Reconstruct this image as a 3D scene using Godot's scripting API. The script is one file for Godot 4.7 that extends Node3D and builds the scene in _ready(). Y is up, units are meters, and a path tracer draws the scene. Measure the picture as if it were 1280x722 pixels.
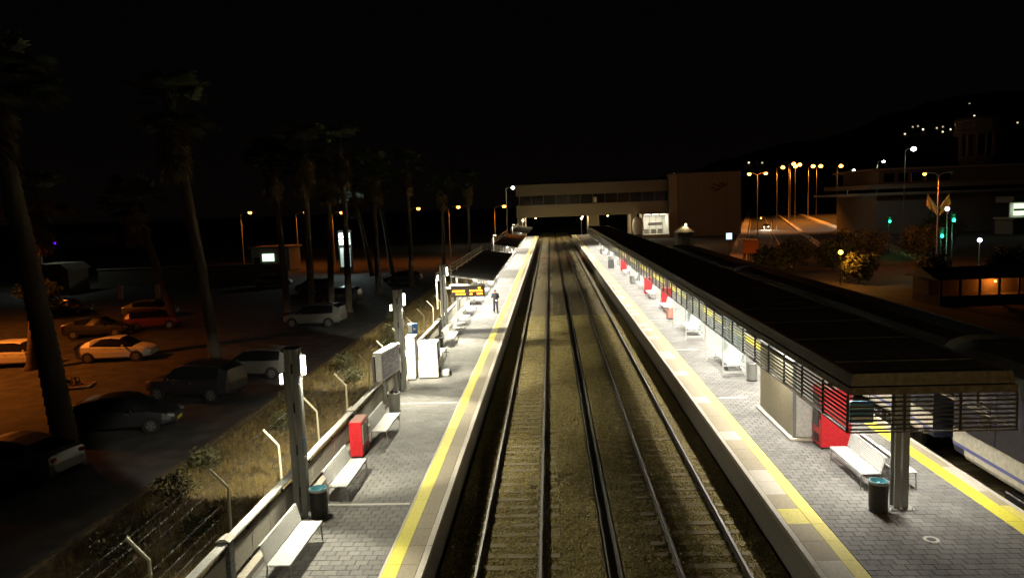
extends Node3D
# Railway station at night, seen from a footbridge above the tracks. Rail head is y = 0, the tracks run along -z.

const PY = 0.78            # platform surface
const LE = -2.92           # left platform edge
const RE = 5.25            # right platform edge, track side
const RE2 = 11.12          # right platform edge, train side
const ZN = -9.0            # near end of what is built
const ZF = -186.0          # far end of the platforms
var used := {}
var rng := RandomNumberGenerator.new()
var M := {}

# ---------------------------------------------------------------- mesh builder
class B:
	var v := PackedVector3Array()
	var n := PackedVector3Array()
	func tri(a: Vector3, b: Vector3, c: Vector3, o: Vector3) -> void:   # o: a point on the inner side
		var m := (c - a).cross(b - a).normalized()
		if m.dot((a + b + c) / 3.0 - o) < 0.0:
			var t := b; b = c; c = t; m = -m
		v.append(a); v.append(b); v.append(c)
		n.append(m); n.append(m); n.append(m)
	func quad(a: Vector3, b: Vector3, c: Vector3, d: Vector3, o: Vector3) -> void:
		tri(a, b, c, o); tri(a, c, d, o)
	func squad(p: Array, q: Array) -> void:    # smooth quad: four points, four normals
		for i in [0, 1, 2, 0, 2, 3]:
			v.append(p[i]); n.append(q[i])
	func box(c: Vector3, s: Vector3, b := Basis(), ch := 0.0) -> void:
		var h := s * 0.5
		if ch <= 0.0:
			for a in 3:
				for sg in [-1.0, 1.0]:
					var p: Array = []
					for k in [[-1, -1], [1, -1], [1, 1], [-1, 1]]:
						var q := Vector3()
						q[a] = sg * h[a]; q[(a + 1) % 3] = k[0] * h[(a + 1) % 3]; q[(a + 2) % 3] = k[1] * h[(a + 2) % 3]
						p.append(c + b * q)
					quad(p[0], p[1], p[2], p[3], c)
			return
		ch = minf(ch, minf(h.x, minf(h.y, h.z)) * 0.9)
		var e := h - Vector3(ch, ch, ch)
		for a in 3:
			var u := (a + 1) % 3
			var w := (a + 2) % 3
			for sg in [-1.0, 1.0]:
				var p: Array = []
				for k in [[-1, -1], [1, -1], [1, 1], [-1, 1]]:
					var q := Vector3()
					q[a] = sg * h[a]; q[u] = k[0] * e[u]; q[w] = k[1] * e[w]
					p.append(c + b * q)
				quad(p[0], p[1], p[2], p[3], c)
			for su in [-1.0, 1.0]:
				for sw in [-1.0, 1.0]:
					var p1 := Vector3(); var p2 := Vector3(); var p3 := Vector3(); var p4 := Vector3()
					p1[a] = -e[a]; p1[u] = su * h[u]; p1[w] = sw * e[w]
					p2[a] = e[a]; p2[u] = su * h[u]; p2[w] = sw * e[w]
					p3[a] = e[a]; p3[u] = su * e[u]; p3[w] = sw * h[w]
					p4[a] = -e[a]; p4[u] = su * e[u]; p4[w] = sw * h[w]
					quad(c + b * p1, c + b * p2, c + b * p3, c + b * p4, c)
		for sx in [-1.0, 1.0]:
			for sy in [-1.0, 1.0]:
				for sz in [-1.0, 1.0]:
					tri(c + b * Vector3(sx * h.x, sy * e.y, sz * e.z), c + b * Vector3(sx * e.x, sy * h.y, sz * e.z), c + b * Vector3(sx * e.x, sy * e.y, sz * h.z), c)
	func span(x0: float, x1: float, y0: float, y1: float, z0: float, z1: float, ch := 0.0) -> void:
		box(Vector3(x0 + x1, y0 + y1, z0 + z1) * 0.5, Vector3(absf(x1 - x0), absf(y1 - y0), absf(z1 - z0)), Basis(), ch)
	func cyl(a: Vector3, b: Vector3, r0: float, r1: float, k := 12, caps := true) -> void:
		var d := (b - a).normalized()
		var s := d.cross(Vector3.UP if absf(d.y) < 0.95 else Vector3.RIGHT).normalized()
		var t := d.cross(s)
		for i in k:
			var u0 := s * cos(TAU * i / k) + t * sin(TAU * i / k)
			var u1 := s * cos(TAU * (i + 1) / k) + t * sin(TAU * (i + 1) / k)
			squad([a + u0 * r0, b + u0 * r1, b + u1 * r1, a + u1 * r0], [u0, u0, u1, u1])
			if caps:
				if r0 > 0.0: tri(a, a + u0 * r0, a + u1 * r0, b)
				if r1 > 0.0: tri(b, b + u0 * r1, b + u1 * r1, a)
	func tube(p: Array, r: float, k := 8) -> void:
		for i in p.size() - 1:
			cyl(p[i], p[i + 1], r, r, k, i == 0 or i == p.size() - 2)
			if i > 0: ball(p[i], Vector3(r, r, r), k, 4)
	func lathe(prof: Array, k := 16, at := Vector3.ZERO, bs := Basis()) -> void:   # [radius, y]
		for j in prof.size() - 1:
			var r0: float = prof[j][0]; var y0: float = prof[j][1]; var r1: float = prof[j + 1][0]; var y1: float = prof[j + 1][1]
			var sl := Vector2(y1 - y0, r0 - r1).normalized()
			for i in k:
				var c0 := cos(TAU * i / k); var s0 := sin(TAU * i / k); var c1 := cos(TAU * (i + 1) / k); var s1 := sin(TAU * (i + 1) / k)
				var n0 := bs * Vector3(c0 * sl.x, sl.y, s0 * sl.x); var n1 := bs * Vector3(c1 * sl.x, sl.y, s1 * sl.x)
				squad([at + bs * Vector3(c0 * r0, y0, s0 * r0), at + bs * Vector3(c1 * r0, y0, s1 * r0), at + bs * Vector3(c1 * r1, y1, s1 * r1), at + bs * Vector3(c0 * r1, y1, s0 * r1)], [n0, n1, n1, n0])
	func ball(c: Vector3, r: Vector3, k := 10, rows := 6) -> void:
		for j in rows:
			var a0 := PI * j / rows - PI / 2; var a1 := PI * (j + 1) / rows - PI / 2
			for i in k:
				var p: Array = []; var q: Array = []
				for e in [[a0, i], [a0, i + 1], [a1, i + 1], [a1, i]]:
					var u := Vector3(cos(e[0]) * cos(TAU * e[1] / k), sin(e[0]), cos(e[0]) * sin(TAU * e[1] / k))
					p.append(c + u * r); q.append((u / r).normalized())
				squad(p, q)
	func prism(pts: Array, axis: int, d0: float, d1: float) -> void:   # polygon in the plane of the two other axes, extruded along axis
		var poly := PackedVector2Array(pts)
		var mid := Vector2()
		for p in poly: mid += p / poly.size()
		var at := func(p: Vector2, d: float) -> Vector3:
			if axis == 2: return Vector3(p.x, p.y, d)
			if axis == 0: return Vector3(d, p.y, p.x)
			return Vector3(p.x, d, p.y)
		var ccw := not Geometry2D.is_polygon_clockwise(poly)
		for i in poly.size():
			var a := poly[i]; var b := poly[(i + 1) % poly.size()]
			var nn := Vector2(b.y - a.y, a.x - b.x) * (1.0 if ccw else -1.0)
			var inner: Vector3 = at.call((a + b) * 0.5 - nn * 0.05, (d0 + d1) * 0.5)
			quad(at.call(a, d0), at.call(b, d0), at.call(b, d1), at.call(a, d1), inner)
		var t := Geometry2D.triangulate_polygon(poly)
		for i in range(0, t.size(), 3):
			for d in [d0, d1]:
				tri(at.call(poly[t[i]], d), at.call(poly[t[i + 1]], d), at.call(poly[t[i + 2]], d), at.call(mid, (d0 + d1) * 0.5))
	func mesh() -> ArrayMesh:
		var a: Array = []
		a.resize(Mesh.ARRAY_MAX)
		a[Mesh.ARRAY_VERTEX] = v; a[Mesh.ARRAY_NORMAL] = n
		var m := ArrayMesh.new()
		m.add_surface_from_arrays(Mesh.PRIMITIVE_TRIANGLES, a)
		return m

# ---------------------------------------------------------------- scene helpers
func numbered(called: String) -> String:
	used[called] = int(used.get(called, -1)) + 1
	return called if used[called] == 0 else "%s_%03d" % [called, used[called]]

func obj(called: String, b, m: Material, parent: Node = null) -> MeshInstance3D:
	var o := MeshInstance3D.new()
	o.name = numbered(called) if parent == null else called
	o.mesh = b.mesh() if b is B else b
	o.material_override = m
	(self if parent == null else parent).add_child(o, true)
	return o

func thing(called: String, label: String, category: String, at := Vector3.ZERO, turn := 0.0, group := "") -> Node3D:
	var o := Node3D.new()
	o.name = numbered(called)
	add_child(o)
	o.position = at; o.rotation.y = turn
	return tag(o, label, category, group)

func tag(o: Node3D, label: String, category: String, group := "") -> Node3D:
	o.set_meta("label", label); o.set_meta("category", category)
	if group: o.set_meta("group", group)
	return o

func struct(o: Node3D) -> Node3D:
	o.set_meta("kind", "structure")
	return o

func dup(o: Node3D, at: Vector3, turn: float, label: String) -> Node3D:
	var called := str(o.name)
	if called.length() > 4 and called.substr(called.length() - 4, 1) == "_" and called.right(3).is_valid_int(): called = called.left(called.length() - 4)
	var c: Node3D = o.duplicate()
	c.name = numbered(called)
	add_child(c)
	c.position = at; c.rotation.y = turn
	c.set_meta("label", label)
	return c

func lin(r: float, g: float, b: float) -> Color:
	return Color(r, g, b).linear_to_srgb()

func mat(c: Color, rough := 0.8, metal := 0.0) -> StandardMaterial3D:
	var m := StandardMaterial3D.new()
	m.albedo_color = c; m.roughness = rough; m.metallic = metal
	return m

func noise_tex(seed_: int, freq: float, lo: float, hi: float, size := 512, bump := false) -> NoiseTexture2D:
	var f := FastNoiseLite.new()
	f.seed = seed_; f.frequency = freq; f.fractal_octaves = 5
	var t := NoiseTexture2D.new()
	t.noise = f; t.width = size; t.height = size; t.seamless = true
	if bump:
		t.as_normal_map = true; t.bump_strength = 6.0
	else:
		var g := Gradient.new()
		g.set_color(0, Color(lo, lo, lo)); g.set_color(1, Color(hi, hi, hi))
		t.color_ramp = g
	return t

func dirt(c: Color, rough: float, tile: float, tex: Texture2D, metal := 0.0) -> StandardMaterial3D:   # colour with a grain in world space
	var m := mat(c, rough, metal)
	m.albedo_texture = tex
	m.uv1_triplanar = true; m.uv1_world_triplanar = true
	m.uv1_scale = Vector3(tile, tile, tile)
	return m

func glow(c: Color, energy: float) -> StandardMaterial3D:
	var m := mat(Color(0.8, 0.8, 0.8), 0.5)
	m.emission_enabled = true; m.emission = c; m.emission_energy_multiplier = energy
	return m

func omni(at: Vector3, c: Color, e: float, size := 0.12, parent: Node = null) -> void:
	var l := OmniLight3D.new()
	l.name = "lamp_light"
	l.light_color = c; l.light_energy = e; l.light_size = size; l.omni_range = 120.0; l.omni_attenuation = 2.0; l.shadow_enabled = true
	(self if parent == null else parent).add_child(l, true)
	l.position = at

func spot(at: Vector3, dir: Vector3, c: Color, e: float, angle: float, soft: float, size := 0.1, parent: Node = null) -> void:
	var l := SpotLight3D.new()
	l.name = "lamp_light"
	l.light_color = c; l.light_energy = e; l.light_size = size; l.spot_range = 120.0; l.spot_attenuation = 2.0
	l.spot_angle = angle; l.spot_angle_attenuation = soft; l.shadow_enabled = true
	(self if parent == null else parent).add_child(l, true)
	l.position = at
	var up := Vector3.UP if absf(dir.normalized().y) < 0.98 else Vector3.FORWARD
	l.basis = Basis.looking_at(dir, up)

func area(at: Vector3, size: Vector2, c: Color, e: float, parent: Node = null) -> void:   # faces down, long side along z
	var l := AreaLight3D.new()
	l.name = "lamp_light"
	l.light_color = c; l.light_energy = e; l.area_size = size; l.area_range = 120.0; l.area_attenuation = 2.0; l.shadow_enabled = true
	(self if parent == null else parent).add_child(l, true)
	l.position = at
	l.basis = Basis.looking_at(Vector3.DOWN, Vector3.FORWARD)

const WARMW := Color(1.0, 0.97, 0.86)
const COOLW := Color(1.0, 0.975, 0.915)
const SODIUM := Color(1.0, 0.53, 0.17)

func _ready() -> void:
	rng.seed = 7
	camera_and_sky()
	materials()
	ground_and_tracks()
	platforms()
	right_canopy()
	left_lamps_and_wall()
	left_objects()
	right_objects()
	train()
	left_shelters()
	footbridge()
	car_park()
	palms()
	verge()
	far_right()
	person()

func camera_and_sky() -> void:
	var cam := Camera3D.new()
	cam.name = "camera"
	cam.fov = 42.43; cam.far = 4000.0; cam.near = 0.1
	cam.transform = Transform3D(Basis(Vector3(0.9981, -0.035785, -0.050152), Vector3(0.029952, 0.993192, -0.112576), Vector3(0.053839, 0.11086, 0.992377)).orthonormalized(), Vector3(0, 8.46, 0))
	add_child(cam)
	cam.current = true
	var w := WorldEnvironment.new()
	w.name = "environment"
	var e := Environment.new()
	e.background_mode = Environment.BG_SKY
	var s := Sky.new()
	var p := ProceduralSkyMaterial.new()
	p.sky_top_color = Color(0.011, 0.009, 0.009); p.sky_horizon_color = Color(0.02, 0.014, 0.012); p.sky_curve = 0.1
	p.ground_bottom_color = Color(0.01, 0.008, 0.006); p.ground_horizon_color = Color(0.015, 0.011, 0.009)
	s.sky_material = p
	e.sky = s
	e.tonemap_mode = Environment.TONE_MAPPER_LINEAR
	e.tonemap_exposure = 1.0
	e.sdfgi_enabled = true; e.ssao_enabled = true; e.ssil_enabled = true
	w.environment = e
	add_child(w)
	var moon := DirectionalLight3D.new()
	moon.name = "moon"
	moon.light_energy = 0.002; moon.light_angular_distance = 0.5; moon.light_color = Color(0.9, 0.93, 1.0); moon.shadow_enabled = true
	moon.sky_mode = DirectionalLight3D.SKY_MODE_LIGHT_ONLY
	moon.rotation_degrees = Vector3(-50, 40, 0)
	add_child(moon)

func materials() -> void:
	var n1 := noise_tex(1, 0.02, 0.55, 1.0)
	var n2 := noise_tex(2, 0.05, 0.72, 1.0)
	var n4 := noise_tex(7, 0.03, 0.88, 1.0)
	var n3 := noise_tex(3, 0.012, 0.45, 1.0)
	var nb := noise_tex(4, 0.06, 0, 1, 512, true)
	M.noise = n1; M.noise2 = n2; M.noise3 = n3; M.bump = nb
	M.ballast = dirt(lin(0.43, 0.335, 0.13), 0.95, 0.9, noise_tex(5, 0.2, 0.45, 1.0, 1024))
	M.ballast.normal_enabled = true; M.ballast.normal_texture = noise_tex(6, 0.18, 0, 1, 1024, true); M.ballast.normal_scale = 1.6
	M.stone = mat(Color.WHITE, 0.95)
	M.stone.vertex_color_use_as_albedo = true
	M.sleeper = dirt(lin(0.31, 0.255, 0.14), 0.9, 1.2, n2)
	M.rail = dirt(lin(0.085, 0.055, 0.032), 0.75, 2.0, n2)
	M.rail_top = mat(lin(0.24, 0.225, 0.2), 0.5, 0.8)
	M.drain = dirt(lin(0.14, 0.125, 0.09), 0.9, 1.2, n2)
	M.concrete = dirt(lin(0.44, 0.41, 0.34), 0.9, 0.5, n4)
	M.wallface = M.concrete
	M.joint = dirt(lin(0.13, 0.125, 0.115), 0.95, 0.7, n2)
	M.paver = []
	for k in 5:
		var g := 0.21 + 0.02 * (k - 2)
		M.paver.append(dirt(lin(g, g * 0.97, g * (0.905 + 0.01 * (k % 3))), 0.78, 0.8, n2))
	M.paver_mix = mat(Color.WHITE, 0.8)
	M.paver_mix.vertex_color_use_as_albedo = true
	M.paver_mix.albedo_texture = n2; M.paver_mix.uv1_triplanar = true; M.paver_mix.uv1_world_triplanar = true; M.paver_mix.uv1_scale = Vector3(0.8, 0.8, 0.8)
	M.coping = dirt(lin(0.66, 0.61, 0.52), 0.75, 0.9, n4)
	M.tan = dirt(lin(0.37, 0.315, 0.215), 0.8, 0.6, n4)
	M.tan2 = dirt(lin(0.42, 0.36, 0.25), 0.8, 0.6, n4)
	M.pale = dirt(lin(0.6, 0.55, 0.46), 0.8, 0.6, n4)
	M.yellow = dirt(lin(0.8, 0.72, 0.06), 0.7, 0.6, n4)
	M.yellow2 = dirt(lin(0.8, 0.7, 0.16), 0.7, 0.6, n4)
	M.paint = dirt(lin(0.75, 0.73, 0.66), 0.7, 1.5, n2)
	M.white_metal = dirt(lin(0.7, 0.7, 0.68), 0.42, 1.3, noise_tex(8, 0.02, 0.85, 1.0))
	M.galv = dirt(lin(0.42, 0.42, 0.40), 0.45, 1.1, n2, 0.6)
	M.grey_metal = dirt(lin(0.2, 0.2, 0.19), 0.5, 0.9, n1, 0.3)
	M.dark_metal = dirt(lin(0.055, 0.05, 0.045), 0.5, 0.7, n1, 0.2)
	M.brown_metal = dirt(lin(0.17, 0.13, 0.075), 0.55, 0.5, n1)
	M.slat = dirt(lin(0.075, 0.065, 0.045), 0.5, 0.9, n2)
	M.roof = dirt(lin(0.11, 0.105, 0.1), 0.9, 0.3, n3)
	M.soffit = dirt(lin(0.6, 0.58, 0.52), 0.8, 0.4, n2)
	M.red = dirt(lin(0.58, 0.02, 0.028), 0.4, 0.8, noise_tex(9, 0.02, 0.85, 1.0))
	M.red_trim = mat(lin(0.5, 0.22, 0.17), 0.5)
	M.blue = mat(lin(0.02, 0.13, 0.36), 0.35)
	M.beige = dirt(lin(0.36, 0.315, 0.215), 0.55, 0.8, noise_tex(10, 0.02, 0.8, 1.0))
	M.white = dirt(lin(0.72, 0.71, 0.67), 0.5, 0.7, noise_tex(11, 0.02, 0.85, 1.0))
	M.cream = dirt(lin(0.62, 0.56, 0.38), 0.6, 0.9, n4)
	M.black = mat(lin(0.012, 0.012, 0.012), 0.5)
	M.bag = mat(lin(0.16, 0.42, 0.5), 0.35)
	M.glass = mat(Color(0.75, 0.85, 0.85, 0.14), 0.03)
	M.glass.transparency = BaseMaterial3D.TRANSPARENCY_ALPHA
	M.dark_glass = mat(lin(0.012, 0.013, 0.015), 0.13)
	M.tube = glow(WARMW, 9.0)
	M.asphalt = dirt(lin(0.075, 0.07, 0.065), 0.85, 0.06, noise_tex(12, 0.012, 0.45, 1.0, 1024))
	M.earth = dirt(lin(0.2, 0.14, 0.06), 0.95, 0.4, n3)
	M.ground = dirt(lin(0.05, 0.045, 0.038), 0.95, 0.1, n3)
	M.tyre = mat(lin(0.015, 0.015, 0.015), 0.85)
	M.rim = mat(lin(0.35, 0.35, 0.35), 0.35, 0.8)
	M.trunk = dirt(lin(0.14, 0.105, 0.075), 0.95, 1.5, n2)
	M.frond = mat(lin(0.04, 0.055, 0.02), 0.75)
	M.dry = mat(lin(0.24, 0.17, 0.085), 0.8)
	M.leaf = mat(lin(0.05, 0.07, 0.025), 0.7)
	M.leaf.vertex_color_use_as_albedo = true
	M.leaf.albedo_color = Color.WHITE
	M.sodium_bulb = glow(Color(1.0, 0.62, 0.25), 14.0)
	M.white_bulb = glow(Color(0.93, 1.0, 0.95), 14.0)
	M.warm_bulb = glow(Color(1.0, 0.86, 0.6), 12.0)
	M.facade = dirt(lin(0.3, 0.27, 0.21), 0.9, 0.12, n4)
	M.facade2 = dirt(lin(0.19, 0.17, 0.135), 0.9, 0.1, n4)

# ---------------------------------------------------------------- ground, tracks
func ground_and_tracks() -> void:
	var g := B.new()
	g.quad(Vector3(-2500, -0.6, 600), Vector3(2500, -0.6, 600), Vector3(2500, -0.6, -3200), Vector3(-2500, -0.6, -3200), Vector3(0, -5, 0))
	struct(obj("ground", g, M.ground))
	# ballast bed: a bumpy sheet with a gap for the drain
	var f := FastNoiseLite.new()
	f.seed = 3; f.frequency = 0.9; f.fractal_octaves = 3
	var hgt := func(x: float, z: float) -> float:
		return -0.192 + 0.04 * f.get_noise_2d(x, z) + 0.02 * f.get_noise_2d(x * 5.0, z * 5.0)
	var bed := struct(Node3D.new())
	bed.name = "ballast_bed"
	add_child(bed)
	for part in [[LE + 0.02, 1.08], [1.48, RE - 0.02], [RE2 + 0.05, 19.0]]:
		var b := B.new()
		var x0: float = part[0]; var x1: float = part[1]
		var nx := 14
		var z := ZN
		while z > -230.0:
			var dz := 0.35 if z > -45.0 else 1.5
			for i in nx:
				var xa := lerpf(x0, x1, float(i) / nx); var xb := lerpf(x0, x1, float(i + 1) / nx)
				var q := [Vector3(xa, hgt.call(xa, z), z), Vector3(xa, hgt.call(xa, z - dz), z - dz), Vector3(xb, hgt.call(xb, z - dz), z - dz), Vector3(xb, hgt.call(xb, z), z)]
				b.quad(q[0], q[1], q[2], q[3], Vector3(xa, -3, z))
			z -= dz
		obj("ballast", b, M.ballast, bed)
	# loose stones over the near half of the bed
	for variant in 2:
		var st := B.new()
		var pts: Array = []
		for d in [Vector3(1, 0, 0), Vector3(-1, 0, 0), Vector3(0, 1, 0), Vector3(0, -1, 0), Vector3(0, 0, 1), Vector3(0, 0, -1)]:
			pts.append(d * rng.randf_range(0.75, 1.15) + Vector3(rng.randf_range(-0.35, 0.35), rng.randf_range(-0.25, 0.25), rng.randf_range(-0.35, 0.35)))
		for a in [0, 1]:
			for c in [2, 3]:
				for d in [4, 5]:
					st.tri(pts[a], pts[c], pts[d], Vector3.ZERO)
		var mm := MultiMesh.new()
		mm.transform_format = MultiMesh.TRANSFORM_3D
		mm.use_colors = true
		mm.mesh = st.mesh()
		var count := 62000
		mm.instance_count = count
		for i in count:
			var z := -11.5 - 46.0 * pow(rng.randf(), 1.25)
			var x := rng.randf_range(LE + 0.05, RE - 0.05)
			while x > 1.04 and x < 1.52: x = rng.randf_range(LE + 0.05, RE - 0.05)
			var s := rng.randf_range(0.016, 0.034) * (1.0 + 0.012 * (-z - 11.5))
			var y: float = hgt.call(x, z) + s * 0.25
			for c in [-1.22, 3.54]:
				for o in [-0.7535, 0.7535]:
					if absf(x - c - o) < 0.15: y = minf(y, -0.19)
			var bs := Basis.from_euler(Vector3(rng.randf() * TAU, rng.randf() * TAU, rng.randf() * TAU)).scaled(Vector3(s, s * 0.8, s * 1.25))
			mm.set_instance_transform(i, Transform3D(bs, Vector3(x, y, z)))
			var k := rng.randf_range(0.72, 1.18)
			mm.set_instance_color(i, Color(0.38 * k, (0.295 + 0.03 * rng.randf()) * k, (0.1 + 0.045 * rng.randf()) * k))
		var mi := MultiMeshInstance3D.new()
		mi.name = "stones"
		mi.multimesh = mm
		mi.material_override = M.stone
		mi.set_meta("kind", "stuff")
		bed.add_child(mi, true)
	# tracks
	var sl := B.new()
	sl.box(Vector3(0, -0.245, 0), Vector3(2.5, 0.15, 0.24), Basis(), 0.02)
	for s in [-1, 1]:
		sl.box(Vector3(0.7535 * s, -0.176, 0), Vector3(0.42, 0.03, 0.2), Basis(), 0.01)
		for o in [-0.115, 0.115]:
			sl.cyl(Vector3(0.7535 * s + o, -0.17, 0), Vector3(0.7535 * s + o, -0.105, 0), 0.022, 0.016, 6)
			sl.box(Vector3(0.7535 * s + o * 0.82, -0.142, 0), Vector3(0.1, 0.022, 0.085), Basis(), 0.006)
	var slm := sl.mesh()
	var ti := 0
	for cx in [-1.22, 3.54, 12.83]:
		var tr := struct(Node3D.new())
		tr.name = ["railway_track", "railway_track_001", "railway_track_002"][ti]
		add_child(tr)
		tr.position = Vector3(cx, 0, 0)
		ti += 1
		for s in [-1, 1]:
			var r := B.new()
			var prof := [Vector2(-0.07, -0.16), Vector2(0.07, -0.16), Vector2(0.07, -0.148), Vector2(0.012, -0.125), Vector2(0.012, -0.045), Vector2(0.036, -0.03), Vector2(0.036, -0.004), Vector2(-0.036, -0.004), Vector2(-0.036, -0.03), Vector2(-0.012, -0.045), Vector2(-0.012, -0.125), Vector2(-0.07, -0.148)]
			for i in prof.size(): prof[i] = prof[i] + Vector2(0.7535 * s, 0)
			r.prism(prof, 2, ZN, -260.0)
			var ra := obj("rail", r, M.rail, tr)
			var rt := B.new()
			rt.box(Vector3(0.7535 * s, -0.002, (ZN - 260.0) * 0.5), Vector3(0.06, 0.008, 260.0 + ZN), Basis(), 0.003)
			obj("running_surface", rt, M.rail_top, ra)
		var far := MultiMesh.new()
		far.transform_format = MultiMesh.TRANSFORM_3D
		far.mesh = slm
		var near_n := 85 if ti < 3 else 40
		var zs: Array = []
		var z := ZN - 0.2
		while z > -200.0:
			zs.append(z); z -= 0.6
		far.instance_count = zs.size() - near_n
		for i in zs.size():
			if i < near_n:
				var o := obj("sleeper", slm, M.sleeper, tr)
				o.position = Vector3(rng.randf_range(-0.01, 0.01), rng.randf_range(-0.006, 0.006), zs[i])
			else:
				far.set_instance_transform(i - near_n, Transform3D(Basis(), Vector3(0, 0, zs[i])))
		var mi := MultiMeshInstance3D.new()
		mi.name = "far_sleepers"
		mi.multimesh = far; mi.material_override = M.sleeper
		mi.set_meta("kind", "stuff")
		tr.add_child(mi)
	# open drain between the tracks
	var dr := struct(Node3D.new())
	dr.name = "drain_channel"
	add_child(dr)
	var zc := ZN
	while zc > -200.0:
		var ln := 2.0 if zc > -60.0 else 35.0
		var d := B.new()
		var w := 0.012 * sin(zc * 0.31)
		var z1 := zc - ln + 0.012
		d.span(1.12 + w, 1.16 + w, -0.5, -0.165, zc, z1, 0.012)
		d.span(1.41 + w, 1.45 + w, -0.5, -0.165, zc, z1, 0.012)
		d.span(1.16 + w, 1.41 + w, -0.5, -0.3, zc, z1)
		obj("channel_section", d, M.drain, dr)
		zc -= ln

# ---------------------------------------------------------------- platforms
func platforms() -> void:
	var spec := [["platform_left", -6.62, LE, -6.5, -3.86, [[LE, -3.07, M.coping], [-3.075, -3.46, M.tan], [-3.465, -3.80, M.yellow], [-3.803, -3.858, M.coping]]],
		["platform_right", RE, RE2, 6.26, 10.33, [[RE, 5.38, M.coping], [5.385, 5.925, M.tan2], [5.93, 6.255, M.yellow2], [RE2, 10.99, M.coping], [10.985, 10.745, M.tan2], [10.74, 10.335, M.yellow]]]]
	for sp in spec:
		var pf := struct(Node3D.new())
		pf.name = sp[0]
		add_child(pf)
		var right: bool = sp[0] == "platform_right"
		var z0 := ZN if not right else -9.0
		var b := B.new()
		b.span(sp[1] + (0.06 if right else 0.0), sp[2] - 0.06, -0.6, PY - 0.07, z0, ZF)
		obj("base", b, M.wallface, pf)
		var bed := B.new()
		bed.span(sp[1] + (0.03 if right else 0.0), sp[2] - 0.03, PY - 0.07, PY - 0.012, z0, ZF)
		obj("bedding", bed, M.joint, pf)
		# edge strips laid as slabs
		for strip in sp[5]:
			var xa: float = minf(strip[0], strip[1]); var xb: float = maxf(strip[0], strip[1])
			var edge: bool = strip[2] == M.coping and absf(strip[0] - strip[1]) > 0.1
			var nm := "coping_stone" if edge else ("border_strip" if strip[2] == M.coping else "warning_slab" if strip[2] == M.yellow or strip[2] == M.yellow2 else "edge_slab")
			var z := z0
			var k := 0
			while z > ZF:
				var ln := (1.2 if edge else 0.9) if z > -75.0 else 24.0
				var zb := maxf(z - ln, ZF)
				var s := B.new()
				var dy := rng.randf_range(0.0, 0.003)
				s.span(xa, xb, PY - (0.12 if edge else 0.03), PY + 0.004 + dy + (0.003 if edge else 0.0), z - 0.003, zb + 0.003, 0.005)
				var m: Material = strip[2]
				if strip[2] == M.tan2 and (k % 5 == 1 or k % 9 == 3): m = M.pale
				if strip[2] == M.tan2 and not edge and k == 9: m = M.yellow2
				obj(nm, s, m, pf)
				z = zb
				k += 1
		# block paving in running bond
		var px0: float = sp[3]; var px1: float = sp[4]
		var pw := 0.285; var pd := 0.225
		var pv := B.new()
		pv.box(Vector3(0, -0.004, 0), Vector3(pw - 0.008, 0.03, pd - 0.008), Basis(), 0.006)
		var pm := pv.mesh()
		var spots: Array = []
		var row := 0
		var zz := z0 - 0.1
		while zz > ZF:
			var x := px0 + (0.0 if row % 2 == 0 else -pw * 0.5)
			while x < px1:
				var a := maxf(x, px0); var c := minf(x + pw, px1)
				if c - a > 0.05: spots.append([Vector3((a + c) * 0.5, PY, zz), (c - a) / pw])
				x += pw
			zz -= pd
			row += 1
		var stain := FastNoiseLite.new()
		stain.seed = 23; stain.frequency = 0.55; stain.fractal_octaves = 3
		var near_z := -13.4 if not right else -13.2
		var mm := MultiMesh.new()
		mm.transform_format = MultiMesh.TRANSFORM_3D
		mm.use_colors = true
		mm.mesh = pm
		var rest: Array = []
		var made := 0
		for q in spots:
			var p: Vector3 = q[0]
			if made < 290 and p.z < near_z and (not right or p.x < 9.8):
				var o := obj("paving_block", pm, M.paver[clampi(int(2.5 + 4.0 * stain.get_noise_2d(p.x, p.z) + rng.randf_range(-1.6, 1.6)), 0, 4)], pf)
				o.position = p + Vector3(0, rng.randf_range(-0.0025, 0.0025), 0); o.scale.x = q[1]
				made += 1
			else: rest.append(q)
		mm.instance_count = rest.size()
		for i in rest.size():
			var p: Vector3 = rest[i][0]
			mm.set_instance_transform(i, Transform3D(Basis().scaled(Vector3(rest[i][1], 1, 1)), p + Vector3(0, rng.randf_range(-0.0025, 0.0025), 0)))
			var g := 0.21 + 0.02 * clampf(4.0 * stain.get_noise_2d(p.x, p.z) + rng.randf_range(-1.6, 1.6), -2.6, 2.2)
			mm.set_instance_color(i, Color(g, g * 0.97, g * rng.randf_range(0.9, 0.93)))
		var mi := MultiMeshInstance3D.new()
		mi.name = "block_paving"
		mi.multimesh = mm; mi.material_override = M.paver_mix
		mi.set_meta("kind", "stuff")
		pf.add_child(mi)
		# painted lines across the platform
		for l in ([[-6.4, -3.9, -18.62], [-6.4, -3.9, -28.7]] if not right else [[6.3, 7.4, -28.5], [6.3, 7.4, -38.1], [6.3, 7.4, -48.0]]):
			var s := B.new()
			s.span(l[0], l[1], PY + 0.013, PY + 0.017, l[2] - 0.055, l[2] + 0.055)
			obj("painted_line", s, M.paint, pf)
	# cast cover in the paving
	var c := thing("access_cover", "small pale ring-shaped cover set in the grey block paving", "cover", Vector3(8.22, PY + 0.012, -16.18))
	var cb := B.new()
	cb.lathe([[0.1, 0.0], [0.1, 0.012], [0.17, 0.012], [0.17, 0.0]], 20)
	obj("ring", cb, M.paint, c)
	cb = B.new()
	cb.cyl(Vector3(0, 0, 0), Vector3(0, 0.008, 0), 0.1, 0.1, 20)
	obj("lid", cb, M.joint, c)

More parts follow.
